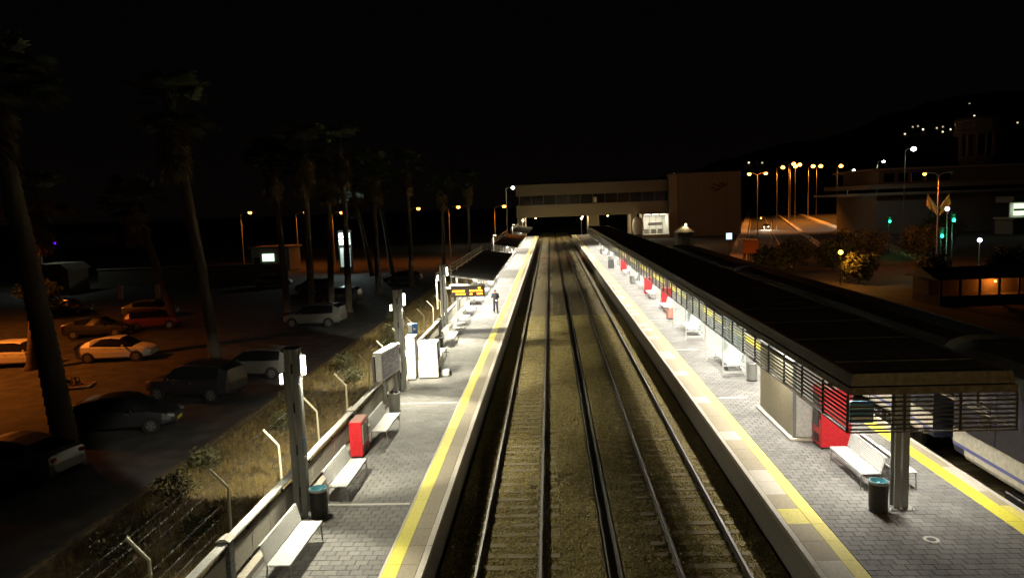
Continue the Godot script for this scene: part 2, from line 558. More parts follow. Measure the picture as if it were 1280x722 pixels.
# ---------------------------------------------------------------- canopy over the right platform
func right_canopy() -> void:
	var x0 := 6.48; var x1 := 10.12; var zn := -16.43; var zf := -132.0
	var c := thing("platform_canopy", "long dark flat-roofed platform canopy edged with horizontal louvre slats", "canopy", Vector3(8.3, PY, zn))
	var o := -c.position
	var add := func(nm: String, b: B, m: Material, par: Node = null) -> MeshInstance3D:
		var r := obj(nm, b, m, c if par == null else par)
		if par == null: r.position = o
		return r
	var b := B.new()
	b.span(x0 + 0.12, x1 - 0.12, 4.36, 4.44, zn - 0.12, zf)
	add.call("roof", b, M.roof)
	for k in 38:
		b = B.new()
		b.span(x0 + 0.2, x1 - 0.2, 4.44, 4.475, zn - 1.5 - 3.0 * k, zn - 1.56 - 3.0 * k, 0.008)
		add.call("roof_rib", b, M.roof)
	b = B.new()
	b.span(x0 + 0.1, x1 - 0.1, 4.02, 4.06, zn - 0.1, zf + 0.1)
	add.call("ceiling", b, M.soffit)
	# upper fascia leans in a little, lower fascia stands proud of it
	for side in [[x0, 1.0], [x1, -1.0]]:
		var s: float = side[1]; var xx: float = side[0]
		b = B.new()
		b.prism([Vector2(xx + 0.05 * s, 4.225), Vector2(xx + 0.11 * s, 4.49), Vector2(xx + 0.2 * s, 4.49), Vector2(xx + 0.2 * s, 4.225)], 2, zn - 0.06, zf)
		add.call("upper_fascia", b, M.brown_metal)
		b = B.new()
		b.span(xx + 0.01 * s, xx + 0.07 * s, 4.03, 4.2, zn - 0.005, zf, 0.006)
		add.call("lower_fascia", b, M.brown_metal)
	b = B.new()
	b.prism([Vector2(zn - 0.05, 4.225), Vector2(zn - 0.11, 4.487), Vector2(zn - 0.2, 4.487), Vector2(zn - 0.2, 4.225)], 0, x0 + 0.11, x1 - 0.11)
	add.call("upper_fascia", b, M.brown_metal)
	b = B.new()
	b.span(x0 + 0.075, x1 - 0.075, 4.03, 4.2, zn, zn - 0.06, 0.006)
	add.call("lower_fascia", b, M.brown_metal)
	# louvres: eight slats in each bay, posts every 1.5 m
	var slat_y: Array = []
	for k in 8: slat_y.append(3.245 + 0.102 * k)
	var tilt := Basis(Vector3(0, 0, 1), 0.5)
	var tilt2 := Basis(Vector3(0, 0, 1), -0.5)
	var tiltf := Basis(Vector3(1, 0, 0), 0.5)
	var bay := B.new()
	bay.box(Vector3.ZERO, Vector3(0.048, 0.018, 1.49), tilt, 0.004)
	var baym := bay.mesh()
	bay = B.new()
	bay.box(Vector3.ZERO, Vector3(0.048, 0.018, 1.49), tilt2, 0.004)
	var baym2 := bay.mesh()
	bay = B.new()
	bay.box(Vector3.ZERO, Vector3(1.185, 0.018, 0.048), tiltf, 0.004)
	var baymf := bay.mesh()
	var far := B.new()
	var z := zn - 0.05
	var i := 0
	while z > zf + 1.0:
		for y in slat_y:
			if i < 30:
				var s := obj("slat", baym, M.slat, c)
				s.position = o + Vector3(x0, y, z - 0.75)
			else: far.box(Vector3(x0, y, z - 0.75), Vector3(0.048, 0.018, 1.49), tilt)
			if i < 3:
				var s2 := obj("slat", baym2, M.slat, c)
				s2.position = o + Vector3(x1, y, z - 0.75)
			else: far.box(Vector3(x1, y, z - 0.75), Vector3(0.048, 0.018, 1.49), tilt2)
		for x in [x0, x1]:
			var p := B.new()
			p.span(x - 0.026, x + 0.026, 3.2, 4.03, z - 0.02, z + 0.02, 0.005)
			add.call("louvre_post", p, M.dark_metal)
		z -= 1.5
		i += 1
	add.call("far_slats", far, M.slat).set_meta("kind", "stuff")
	for k in 3:
		for y in slat_y:
			var s := obj("slat", baymf, M.slat, c)
			s.position = o + Vector3(x0 + 0.02 + 1.2 * (k + 0.5), y, zn - 0.02)
	for k in [1, 2]:
		b = B.new()
		b.span(x0 + 0.02 + 1.2 * k - 0.025, x0 + 0.02 + 1.2 * k + 0.025, 3.2, 4.03, zn - 0.055, zn + 0.01, 0.005)
		add.call("louvre_post", b, M.dark_metal)
	# bottom rails
	for x in [x0, x1]:
		b = B.new()
		b.span(x - 0.025, x + 0.025, 3.165, 3.2, zn, zf, 0.005)
		add.call("bottom_rail", b, M.brown_metal)
	b = B.new()
	b.span(x0 + 0.03, x1 - 0.03, 3.166, 3.199, zn + 0.01, zn - 0.04, 0.005)
	add.call("bottom_rail", b, M.brown_metal)
	# columns: twin steel channels on a base plate, cross beam under the ceiling
	var zc := -17.98
	while zc > zf:
		for s in [-1, 1]:
			b = B.new()
			b.prism([Vector2(8.33 + 0.03 * s, zc - 0.13), Vector2(8.33 + 0.17 * s, zc - 0.13), Vector2(8.33 + 0.17 * s, zc - 0.1), Vector2(8.33 + 0.06 * s, zc - 0.1), Vector2(8.33 + 0.06 * s, zc + 0.1), Vector2(8.33 + 0.17 * s, zc + 0.1), Vector2(8.33 + 0.17 * s, zc + 0.13), Vector2(8.33 + 0.03 * s, zc + 0.13)], 1, PY + 0.03, 3.86)
			add.call("column_channel", b, M.galv)
		b = B.new()
		b.span(8.33 - 0.3, 8.33 + 0.3, PY + 0.005, PY + 0.03, zc - 0.25, zc + 0.25, 0.008)
		for sx in [-0.24, 0.24]:
			for sz in [-0.19, 0.19]:
				b.cyl(Vector3(8.33 + sx, PY + 0.03, zc + sz), Vector3(8.33 + sx, PY + 0.06, zc + sz), 0.02, 0.02, 6)
		add.call("base_plate", b, M.galv)
		b = B.new()
		b.span(x0 + 0.15, x1 - 0.15, 3.86, 4.02, zc - 0.09, zc + 0.09, 0.01)
		add.call("cross_beam", b, M.grey_metal)
		zc -= 9.0
	# ceiling luminaires: two rows
	var z2 := -19.4
	var first: Node3D = null
	while z2 > zf:
		for x in [7.15, 9.45]:
			var l := thing("canopy_luminaire", "slim white strip light fixed under the platform canopy ceiling", "light", Vector3(x, 4.02, z2), 0.0, "strip lights under the canopy")
			var h := B.new()
			h.span(-0.13, 0.13, -0.05, -0.002, -0.74, 0.74, 0.01)
			for s in [-1, 1]: h.span(0.12 * s, 0.132 * s, -0.24, -0.04, -0.74, 0.74)
			obj("housing", h, M.white, l)
			h = B.new()
			h.span(-0.06, 0.06, -0.066, -0.051, -0.68, 0.68, 0.005)
			obj("tube", h, M.tube, l)
			area(Vector3(0, -0.08, 0), Vector2(0.12, 1.36), COOLW, 22.0 if z2 > -22.0 else (29.0 if z2 > -26.0 else 34.0), l)
		z2 -= 4.5

# ---------------------------------------------------------------- left platform: lamp columns, parapet, fence
func left_lamps_and_wall() -> void:
	var lab := ["grey twin-channel lamp column rising behind the litter bin, between two white benches", "grey twin-channel lamp column carrying a small blue sign", "grey twin-channel lamp column holding the orange departure board", "grey twin-channel lamp column nearest the footbridge steps"]
	var zs := [-18.04, -31.0, -44.3, -5.0]
	for i in 4:
		var z: float = zs[i]
		var c := thing("lamp_column", lab[i], "lamp column", Vector3(-6.56, PY, z), 0.0, "lamp columns on the left platform")
		var hh := 4.33
		for s in [-1, 1]:
			var b := B.new()
			b.prism([Vector2(0.03 * s, -0.13), Vector2(0.17 * s, -0.13), Vector2(0.17 * s, -0.1), Vector2(0.06 * s, -0.1), Vector2(0.06 * s, 0.1), Vector2(0.17 * s, 0.1), Vector2(0.17 * s, 0.13), Vector2(0.03 * s, 0.13)], 1, 0.03, hh)
			obj("channel", b, M.galv, c)
		var b := B.new()
		for y in [0.5, 1.6, 2.7, 3.7]: b.span(-0.028, 0.028, y, y + 0.25, -0.09, 0.09)
		obj("spacer", b, M.dark_metal, c)
		b = B.new()
		b.span(-0.26, 0.26, 0.013, 0.03, -0.22, 0.22, 0.006)
		for sx in [-0.21, 0.21]:
			for sz in [-0.17, 0.17]: b.cyl(Vector3(sx, 0.03, sz), Vector3(sx, 0.055, sz), 0.018, 0.018, 6)
		obj("base_plate", b, M.galv, c)
		b = B.new()
		b.span(-0.2, 0.2, hh, hh + 0.03, -0.16, 0.16, 0.008)
		obj("cap", b, M.dark_metal, c)
		# two floodlights in slim housings, one towards the tracks, one towards the verge
		for s in [1, -1]:
			var hd := B.new()
			var yb := 3.72 if s > 0 else 3.5
			hd.span(0.18 * s, 0.24 * s, yb - 0.08, yb + (0.5 if s > 0 else 0.24), -0.05, 0.12, 0.01)
			var head := obj("floodlight", hd, M.galv, c)
			hd = B.new()
			hd.span(0.245 * s, 0.325 * s, yb - 0.05, yb + (0.44 if s > 0 else 0.2), -0.03, 0.12, 0.015)
			obj("lens", hd, M.tube, head)
			if s > 0:
				var e: float = [0.6, 1.0, 1.45, 0.1][i]
				spot(Vector3(0.3, yb + 0.08, 0.05), Vector3(0.02, -1, 0.0), WARMW, 26.0 * e, 59.5, 0.1, 0.09, c)
				for dz in [-1.0, 1.0]: spot(Vector3(0.3, yb + 0.14, 0.05 + 0.04 * dz), Vector3(0.1, -1, 1.25 * dz), WARMW, 84.0 * e, 42.0, 0.55, 0.09, c)
			elif i < 3: spot(Vector3(-0.3, yb + 0.08, 0.05), Vector3(-0.75, -1, -1.5), WARMW, 62.0, 27.0, 0.25, 0.09, c)
		b = B.new()
		b.tube([Vector3(0.2, 0.9, 0.15), Vector3(0.2, 3.6, 0.15)], 0.018, 6)
		obj("cable_conduit", b, M.galv, c)
		if i == 0:
			b = B.new()
			b.span(0.19, 0.23, 0.95, 1.6, 0.1, 0.2, 0.01)
			obj("switch_box", b, M.galv, c)
			b = B.new()
			b.span(0.185, 0.2, 1.68, 2.05, 0.03, 0.2, 0.003)
			obj("sticker_plate", b, M.blue, c)
	# parapet of concrete panels with a flat metal top rail
	var w := thing("parapet", "low concrete panel parapet with flat top rail along the platform back", "parapet", Vector3(-6.9, PY, -30))
	var o := -w.position
	var px := -6.86
	var posts := [-9.6, -14.3, -24.1, -33.9, -43.7, -53.5, -63.3, -73.1, -82.9]
	for i in posts.size():
		var z: float = posts[i]
		var b := B.new()
		b.span(px - 0.12, px + 0.12, 0.1, 1.86, z - 0.12, z + 0.12, 0.012)
		var p := obj("post", b, M.grey_metal, w)
		p.position = o
		b = B.new()
		b.prism([Vector2(px - 0.15, 1.865), Vector2(px + 0.15, 1.865), Vector2(px + 0.05, 1.93), Vector2(px - 0.05, 1.93)], 2, z - 0.15, z + 0.15)
		var cp := obj("cap", b, M.coping, p)
		if i + 1 < posts.size():
			var z1: float = posts[i + 1]
			b = B.new()
			b.span(px - 0.1, px + 0.1, 1.78, 1.84, z - 0.13, z1 + 0.13, 0.012)
			obj("top_rail", b, M.white, w).position = o
			b = B.new()
			b.span(px - 0.14, px + 0.22, 0.5, PY + 0.11, z - 0.13, z1 + 0.13, 0.012)
			obj("kerb", b, M.concrete, w).position = o
			b = B.new()
			b.span(px - 0.13, px + 0.15, 0.45, 0.66, z - 0.13, z1 + 0.13)
			var n := int(roundf((z - z1 - 0.26) / 1.06))
			var ln := (z - z1 - 0.26) / n
			for k in n:
				b = B.new()
				b.span(px - 0.04, px + 0.04, PY + 0.22, 1.6, z - 0.13 - ln * k - 0.008, z - 0.13 - ln * (k + 1) + 0.008, 0.012)
				obj("panel", b, M.concrete, w).position = o
			b = B.new()
			var zz := z - 1.1
			while zz > z1 + 0.3:
				b.span(px - 0.02, px + 0.02, PY + 0.1, 1.785, zz - 0.03, zz + 0.03)
				zz -= ln * 2
			obj("stiffener", b, M.dark_metal, w).position = o
	# security fence on the verge
	var f := thing("security_fence", "wire security fence with cranked pale posts on the verge", "fence", Vector3(-8.05, 0.2, -30))
	var fo := -f.position
	var z := -9.9
	var arms: Array = []
	while z > -120.0:
		var lean := rng.randf_range(-0.05, 0.05)
		var k := Vector3(-8.02 + lean * 0.5, 1.86 + lean, z + rng.randf_range(-0.06, 0.06))
		var b := B.new()
		b.tube([Vector3(-8.02, 0.0, z), k, k + Vector3(-0.42, 0.47, 0)], 0.035, 8)
		obj("post", b, M.cream, f).position = fo
		arms.append(k)
		z -= 3.55
	for h in 9:
		var b := B.new()
		for i in arms.size() - 1:
			var a: Vector3 = arms[i]; var c: Vector3 = arms[i + 1]
			var off := Vector3(0, -0.25 - 0.28 * h, 0) if h < 6 else Vector3(-0.13, 0.15, 0) * (h - 5)
			b.cyl(a + off, c + off, 0.004, 0.004, 4, false)
		obj("wire", b, M.grey_metal, f).position = fo

func make_bench(label: String, at: Vector3, turn := 0.0, group := "benches on the left platform") -> Node3D:   # faces +x, 2.2 m along z
	var t := thing("bench", label, "bench", at, turn, group)
	var b := B.new()
	var x := 0.235
	while x > -0.23:
		b.box(Vector3(x - 0.021, 0.445, 0), Vector3(0.044, 0.012, 2.2), Basis(), 0.003)
		x -= 0.05
	b.span(0.238, 0.25, 0.395, 0.452, -1.1, 1.1, 0.004)
	for z in [-1.06, 0.0, 1.06]: b.span(-0.24, 0.24, 0.42, 0.438, z - 0.02, z + 0.02)
	obj("seat", b, M.white_metal, t)
	b = B.new()
	var lean := Basis(Vector3(0, 0, 1), 0.26)
	for k in 8: b.box(Vector3(-0.25, 0.47, 0) + lean * Vector3(0, 0.022 + 0.05 * k, 0), Vector3(0.012, 0.046, 2.2), lean, 0.003)
	b.box(Vector3(-0.25, 0.47, 0) + lean * Vector3(-0.025, 0.415, 0), Vector3(0.062, 0.02, 2.2), lean, 0.006)
	obj("backrest", b, M.white_metal, t)
	for z in [-1.04, 1.04]:
		b = B.new()
		b.tube([Vector3(0.25, 0.0, z), Vector3(0.23, 0.38, z), Vector3(0.19, 0.425, z)], 0.016, 8)
		obj("leg", b, M.galv, t)
		b = B.new()
		b.tube([Vector3(-0.3, 0.0, z), Vector3(-0.25, 0.43, z), Vector3(-0.355, 0.84, z)], 0.016, 8)
		obj("leg", b, M.galv, t)
		b = B.new()
		b.tube([Vector3(0.19, 0.425, z), Vector3(-0.25, 0.43, z)], 0.014, 8)
		obj("seat_bearer", b, M.galv, t)
	return t

func make_bin(label: String, at: Vector3, m: Material, liner: Material) -> Node3D:
	var t := thing("litter_bin", label, "bin", at, 0.0, "platform litter bins")
	var b := B.new()
	b.lathe([[0.0, 0.02], [0.205, 0.02], [0.205, 0.07], [0.215, 0.08], [0.225, 0.6], [0.222, 0.72]], 22)
	obj("body", b, m, t)
	b = B.new()
	b.lathe([[0.222, 0.70], [0.245, 0.71], [0.25, 0.745], [0.235, 0.765], [0.2, 0.75], [0.195, 0.7]], 22)
	obj("rim", b, M.galv, t)
	b = B.new()
	b.lathe([[0.212, 0.772], [0.198, 0.776], [0.186, 0.72], [0.165, 0.62], [0.1, 0.57], [0.0, 0.56]], 22)
	for k in 5: b.ball(Vector3(0.1 * cos(k * 1.7), 0.62 + 0.015 * k, 0.1 * sin(k * 1.7)), Vector3(0.06, 0.04, 0.05), 7, 5)
	obj("liner", b, liner, t)
	b = B.new()
	b.lathe([[0.0, 0.0], [0.215, 0.0], [0.21, 0.05]], 22)
	obj("foot_ring", b, M.dark_metal, t)
	return t

func vending(called: String, label: String, at: Vector3, s: Vector3, body: Material, front: Material, turn := 0.0, category := "vending machine") -> Node3D:   # front towards +x
	var t := thing(called, label, category, at, turn)
	var b := B.new()
	b.box(Vector3(0, s.y * 0.5 + 0.03, 0), Vector3(s.x, s.y - 0.06, s.z), Basis(), 0.02)
	obj("cabinet", b, body, t)
	b = B.new()
	b.box(Vector3(0, s.y - 0.0, 0), Vector3(s.x - 0.03, 0.05, s.z - 0.03), Basis(), 0.012)
	obj("top_panel", b, M.red_trim if body == M.red else body, t)
	b = B.new()
	b.box(Vector3(s.x * 0.5 + 0.004, s.y * 0.62, s.z * 0.1), Vector3(0.02, s.y * 0.55, s.z * 0.62), Basis(), 0.006)
	var d := obj("display_window", b, front, t)
	b = B.new()
	b.box(Vector3(s.x * 0.5 + 0.004, s.y * 0.62, -s.z * 0.36), Vector3(0.025, s.y * 0.25, s.z * 0.14), Basis(), 0.005)
	obj("coin_panel", b, M.dark_metal, t)
	b = B.new()
	b.box(Vector3(s.x * 0.5 + 0.004, s.y * 0.16, s.z * 0.05), Vector3(0.02, s.y * 0.14, s.z * 0.5), Basis(), 0.005)
	obj("delivery_flap", b, M.black, t)
	for sx in [-1, 1]:
		for sz in [-1, 1]:
			b = B.new()
			b.cyl(Vector3(sx * (s.x * 0.5 - 0.06), 0, sz * (s.z * 0.5 - 0.06)), Vector3(sx * (s.x * 0.5 - 0.06), 0.07, sz * (s.z * 0.5 - 0.06)), 0.03, 0.03, 8)
			obj("foot", b, M.dark_metal, t)
	return t

func poster(w: int, h: int, base: Color, ink: Color, seed_: int, density: int) -> ImageTexture:   # a printed sheet: blocks of lines too small to read
	var im := Image.create(w, h, false, Image.FORMAT_RGB8)
	im.fill(base)
	var r := RandomNumberGenerator.new()
	r.seed = seed_
	for k in density:
		var x := r.randi_range(6, w - 30); var y := r.randi_range(6, h - 10)
		var c := base.lerp(ink, r.randf_range(0.35, 0.9))
		im.fill_rect(Rect2i(x, y, r.randi_range(6, 46), r.randi_range(2, 5)), c)
	return ImageTexture.create_from_image(im)

func uvquad(a: Vector3, b: Vector3, c: Vector3, d: Vector3) -> ArrayMesh:   # a lower left, b lower right, c upper right, d upper left, seen from the front
	var st := SurfaceTool.new()
	st.begin(Mesh.PRIMITIVE_TRIANGLES)
	var n := (b - a).cross(d - a).normalized()
	var p := [a, b, c, d]; var u := [Vector2(0, 1), Vector2(1, 1), Vector2(1, 0), Vector2(0, 0)]
	for i in [0, 2, 1, 0, 3, 2]:
		st.set_normal(n); st.set_uv(u[i]); st.add_vertex(p[i])
	return st.commit()

# ---------------------------------------------------------------- things on the left platform
func left_objects() -> void:
	var bx := -5.84
	var benches := [
		[-15.5, "white metal bench by the parapet post, last before the platform's near end"],
		[-19.85, "white metal bench between the litter bin and the small red cabinet"],
		[-24.7, "white metal bench between the small red cabinet and the map board"],
		[-36.9, "white metal bench just past the tall white cabinets"],
		[-41.9, "white metal bench beyond the first one past the white cabinets"],
		[-45.4, "white metal bench standing under the orange departure board"],
		[-48.6, "white metal bench between the departure board and the left canopy"]]
	for e in benches: make_bench(e[1], Vector3(bx, PY + 0.012, e[0]))
	make_bin("dark litter bin with turquoise liner at the foot of the lamp column, left platform", Vector3(-6.06, PY + 0.012, -17.85), M.dark_metal, M.bag)
	make_bin("grey litter bin below the map board", Vector3(-6.15, PY + 0.012, -27.5), M.galv, M.black)
	make_bin("dark litter bin between two benches near the departure board", Vector3(-6.2, PY + 0.012, -39.6), M.dark_metal, M.black)
	vending("red_cabinet", "small red cabinet with white window beside the parapet", Vector3(-6.25, PY + 0.012, -22.65), Vector3(0.4, 1.16, 0.85), M.red, M.white, 0.0, "cabinet")
	# map board
	var t := thing("map_board", "large pale-framed map board on two posts above the parapet", "notice board", Vector3(-6.66, PY + 0.012, -29.0), -0.13)
	var b := B.new()
	for z in [-0.75, 0.55]:
		b = B.new()
		b.span(-0.05, 0.05, 0.0, 2.1, z - 0.045, z + 0.045, 0.008)
		obj("post", b, M.galv, t)
	b = B.new()
	b.span(-0.14, 0.12, 1.08, 2.15, -1.05, 1.05, 0.02)
	obj("case", b, M.white, t)
	b = B.new()
	b.span(-0.3, -0.2, 1.02, 2.05, -1.0, 1.0, 0.015)
	obj("rear_panel", b, M.galv, t)
	b = B.new()
	b.span(-0.2, 0.16, 2.15, 2.22, -1.1, 1.1, 0.015)
	obj("hood", b, M.white, t)
	var pm := mat(Color.WHITE, 0.35)
	pm.albedo_texture = poster(256, 128, lin(0.16, 0.18, 0.32), lin(0.55, 0.57, 0.62), 4, 90)
	obj("printed_map", uvquad(Vector3(0.125, 1.15, 0.98), Vector3(0.125, 1.15, -0.98), Vector3(0.125, 2.1, -0.98), Vector3(0.125, 2.1, 0.98)), pm, t)
	# tall white cabinets
	t = thing("tall_cabinet", "tall narrow white service cabinet against the parapet by the blue sign", "cabinet", Vector3(-6.45, PY + 0.012, -33.0))
	b = B.new()
	b.span(-0.2, 0.18, 0.06, 1.95, -0.35, 0.35, 0.015)
	obj("body", b, M.white, t)
	b = B.new()
	b.span(-0.23, 0.21, 1.955, 2.0, -0.38, 0.38, 0.01)
	obj("lid", b, M.white, t)
	b = B.new()
	b.span(0.182, 0.195, 0.15, 1.88, -0.3, 0.3, 0.005)
	var dr := obj("door", b, M.white, t)
	b = B.new()
	b.span(0.196, 0.22, 0.95, 1.1, 0.2, 0.24, 0.005)
	obj("handle", b, M.dark_metal, dr)
	b = B.new()
	b.span(-0.18, 0.16, 0.0, 0.06, -0.33, 0.33)
	obj("plinth", b, M.dark_metal, t)
	t = thing("snack_machine", "broad white vending cabinet with plain end panels past the map board", "vending machine", Vector3(-5.68, PY + 0.012, -33.3))
	b = B.new()
	b.span(-0.5, 0.42, 0.06, 0.86, -0.4, 0.4, 0.012)
	obj("lower_body", b, M.white, t)
	b = B.new()
	b.span(-0.46, 0.4, 0.875, 1.67, -0.4, 0.395, 0.015)
	obj("upper_body", b, M.white, t)
	b = B.new()
	b.span(0.405, 0.43, 0.9, 1.6, -0.3, 0.3, 0.006)
	obj("display_window", b, M.dark_glass, t)
	b = B.new()
	b.span(0.425, 0.445, 0.2, 0.45, -0.3, 0.3, 0.006)
	obj("delivery_flap", b, M.black, t)
	b = B.new()
	b.span(-0.46, 0.38, 0.0, 0.06, -0.36, 0.36)
	obj("plinth", b, M.black, t)
	# hand trolley beside it
	t = thing("hand_trolley", "small wheeled hand trolley with a white box beside the white cabinet", "trolley", Vector3(-5.0, PY + 0.012, -33.5))
	for s in [-0.16, 0.16]:
		b = B.new()
		b.tube([Vector3(s, 0.12, 0.0), Vector3(s, 1.0, -0.12), Vector3(s, 1.08, -0.06)], 0.016, 6)
		obj("frame_tube", b, M.galv, t)
		b = B.new()
		b.cyl(Vector3(s * 1.25, 0.1, -0.04), Vector3(s * 1.25 + 0.04, 0.1, -0.04), 0.1, 0.1, 14)
		obj("wheel", b, M.tyre, t)
	b = B.new()
	b.tube([Vector3(-0.16, 1.08, -0.06), Vector3(0.16, 1.08, -0.06)], 0.018, 6)
	obj("handle", b, M.black, t)
	b = B.new()
	b.span(-0.2, 0.2, 0.04, 0.06, 0.0, 0.32, 0.005)
	obj("foot_plate", b, M.galv, t)
	b = B.new()
	b.span(-0.17, 0.17, 0.06, 0.3, 0.03, 0.3, 0.02)
	obj("box", b, M.white, t)
	# blue sign on the second lamp column
	t = thing("blue_sign", "small blue and white hanging sign fixed to a lamp column", "sign", Vector3(-5.98, 3.22, -31.0))
	b = B.new()
	b.box(Vector3(0, 0.22, 0), Vector3(0.42, 0.44, 0.09), Basis(), 0.01)
	obj("panel", b, M.blue, t)
	b = B.new()
	b.box(Vector3(-0.1, 0.22, 0.048), Vector3(0.17, 0.34, 0.006), Basis(), 0.002)
	obj("white_field", b, M.white, t)
	b = B.new()
	b.prism([Vector2(0.05, 0.27), Vector2(0.15, 0.2), Vector2(0.05, 0.13)], 2, 0.046, 0.05)
	obj("arrow", b, M.white, t)
	b = B.new()
	b.span(-0.4, -0.2, 0.36, 0.4, -0.02, 0.02)
	obj("bracket", b, M.galv, t)
	# departure board
	t = thing("departure_board", "overhead departure board with two lines of orange dot-matrix text", "display board", Vector3(-5.1, 3.1, -44.6))
	b = B.new()
	b.span(-1.02, 1.02, 0.0, 0.66, -0.14, 0.14, 0.015)
	obj("case", b, M.dark_metal, t)
	b = B.new()
	b.span(-1.06, 1.06, 0.665, 0.74, -0.18, 0.18, 0.01)
	obj("hood", b, M.white, t)
	b = B.new()
	b.span(-1.5, -1.03, 0.5, 0.6, -0.05, 0.05, 0.01)
	obj("arm", b, M.galv, t)
	var im := Image.create(204, 66, false, Image.FORMAT_RGB8)
	im.fill(Color(0.03, 0.004, 0.0))
	var r := RandomNumberGenerator.new()
	r.seed = 21
	for l in [[4, 24, 93], [114, 24, 200], [26, 44, 93], [114, 44, 140], [160, 44, 200], [168, 6, 194]]:   # runs of dot-matrix characters
		var x: int = l[0]
		while x + 8 < l[2]:
			for gx in 4:
				for gy in 6:
					if r.randf() < 0.72: im.fill_rect(Rect2i(x + gx * 2, l[1] + gy * 2, 2, 2), Color(1.0, 0.62, 0.12))
			x += 9
	var lm := mat(Color(0.05, 0.02, 0.01), 0.4)
	lm.emission_enabled = true
	lm.emission_texture = ImageTexture.create_from_image(im)
	lm.emission = Color.WHITE; lm.emission_operator = BaseMaterial3D.EMISSION_OP_MULTIPLY
	lm.emission_energy_multiplier = 9.0
	obj("led_screen", uvquad(Vector3(-0.98, 0.03, 0.143), Vector3(0.98, 0.03, 0.143), Vector3(0.98, 0.63, 0.143), Vector3(-0.98, 0.63, 0.143)), lm, t)

# ---------------------------------------------------------------- right platform
func glass_shelter(z0: float, z1: float, label: String, lbench: String) -> void:
	var t := thing("wind_shelter", label, "shelter", Vector3(7.3, PY + 0.012, z0), 0.0, "glass wind shelters on the right platform")
	var ln := z0 - z1
	var b := B.new()
	for p in [[0.0, 0.0], [0.95, 0.0], [0.0, -ln], [0.95, -ln], [0.95, -ln * 0.5]]:
		b = B.new()
		b.span(p[0] - 0.03, p[0] + 0.03, 0.0, 2.15, p[1] - 0.03, p[1] + 0.03, 0.006)
		obj("post", b, M.white_metal, t)
	for h in [[0.1, 0.2], [0.42, 0.47], [2.08, 2.15]]:
		for zz in [0.0, -ln]:
			b = B.new()
			b.span(0.03, 0.92, h[0], h[1], zz - 0.02, zz + 0.02, 0.004)
			obj("rail", b, M.white_metal, t)
		b = B.new()
		b.span(0.93, 0.97, h[0], h[1], -0.03, -ln + 0.03, 0.004)
		obj("rail", b, M.white_metal, t)
	for zz in [0.0, -ln]:
		b = B.new()
		b.span(0.035, 0.915, 0.48, 2.07, zz - 0.005, zz + 0.005)
		obj("glass_pane", b, M.glass, t)
	for k in 2:
		b = B.new()
		b.span(0.945, 0.955, 0.48, 2.07, -ln * 0.5 * k - 0.035, -ln * 0.5 * (k + 1) + 0.035)
		obj("glass_pane", b, M.glass, t)
	make_bench(lbench, Vector3(7.85, PY + 0.012, (z0 + z1) * 0.5), PI, "benches on the right platform").scale.z = minf(1.0, (ln - 0.2) / 2.2) if ln < 2.4 else 1.25

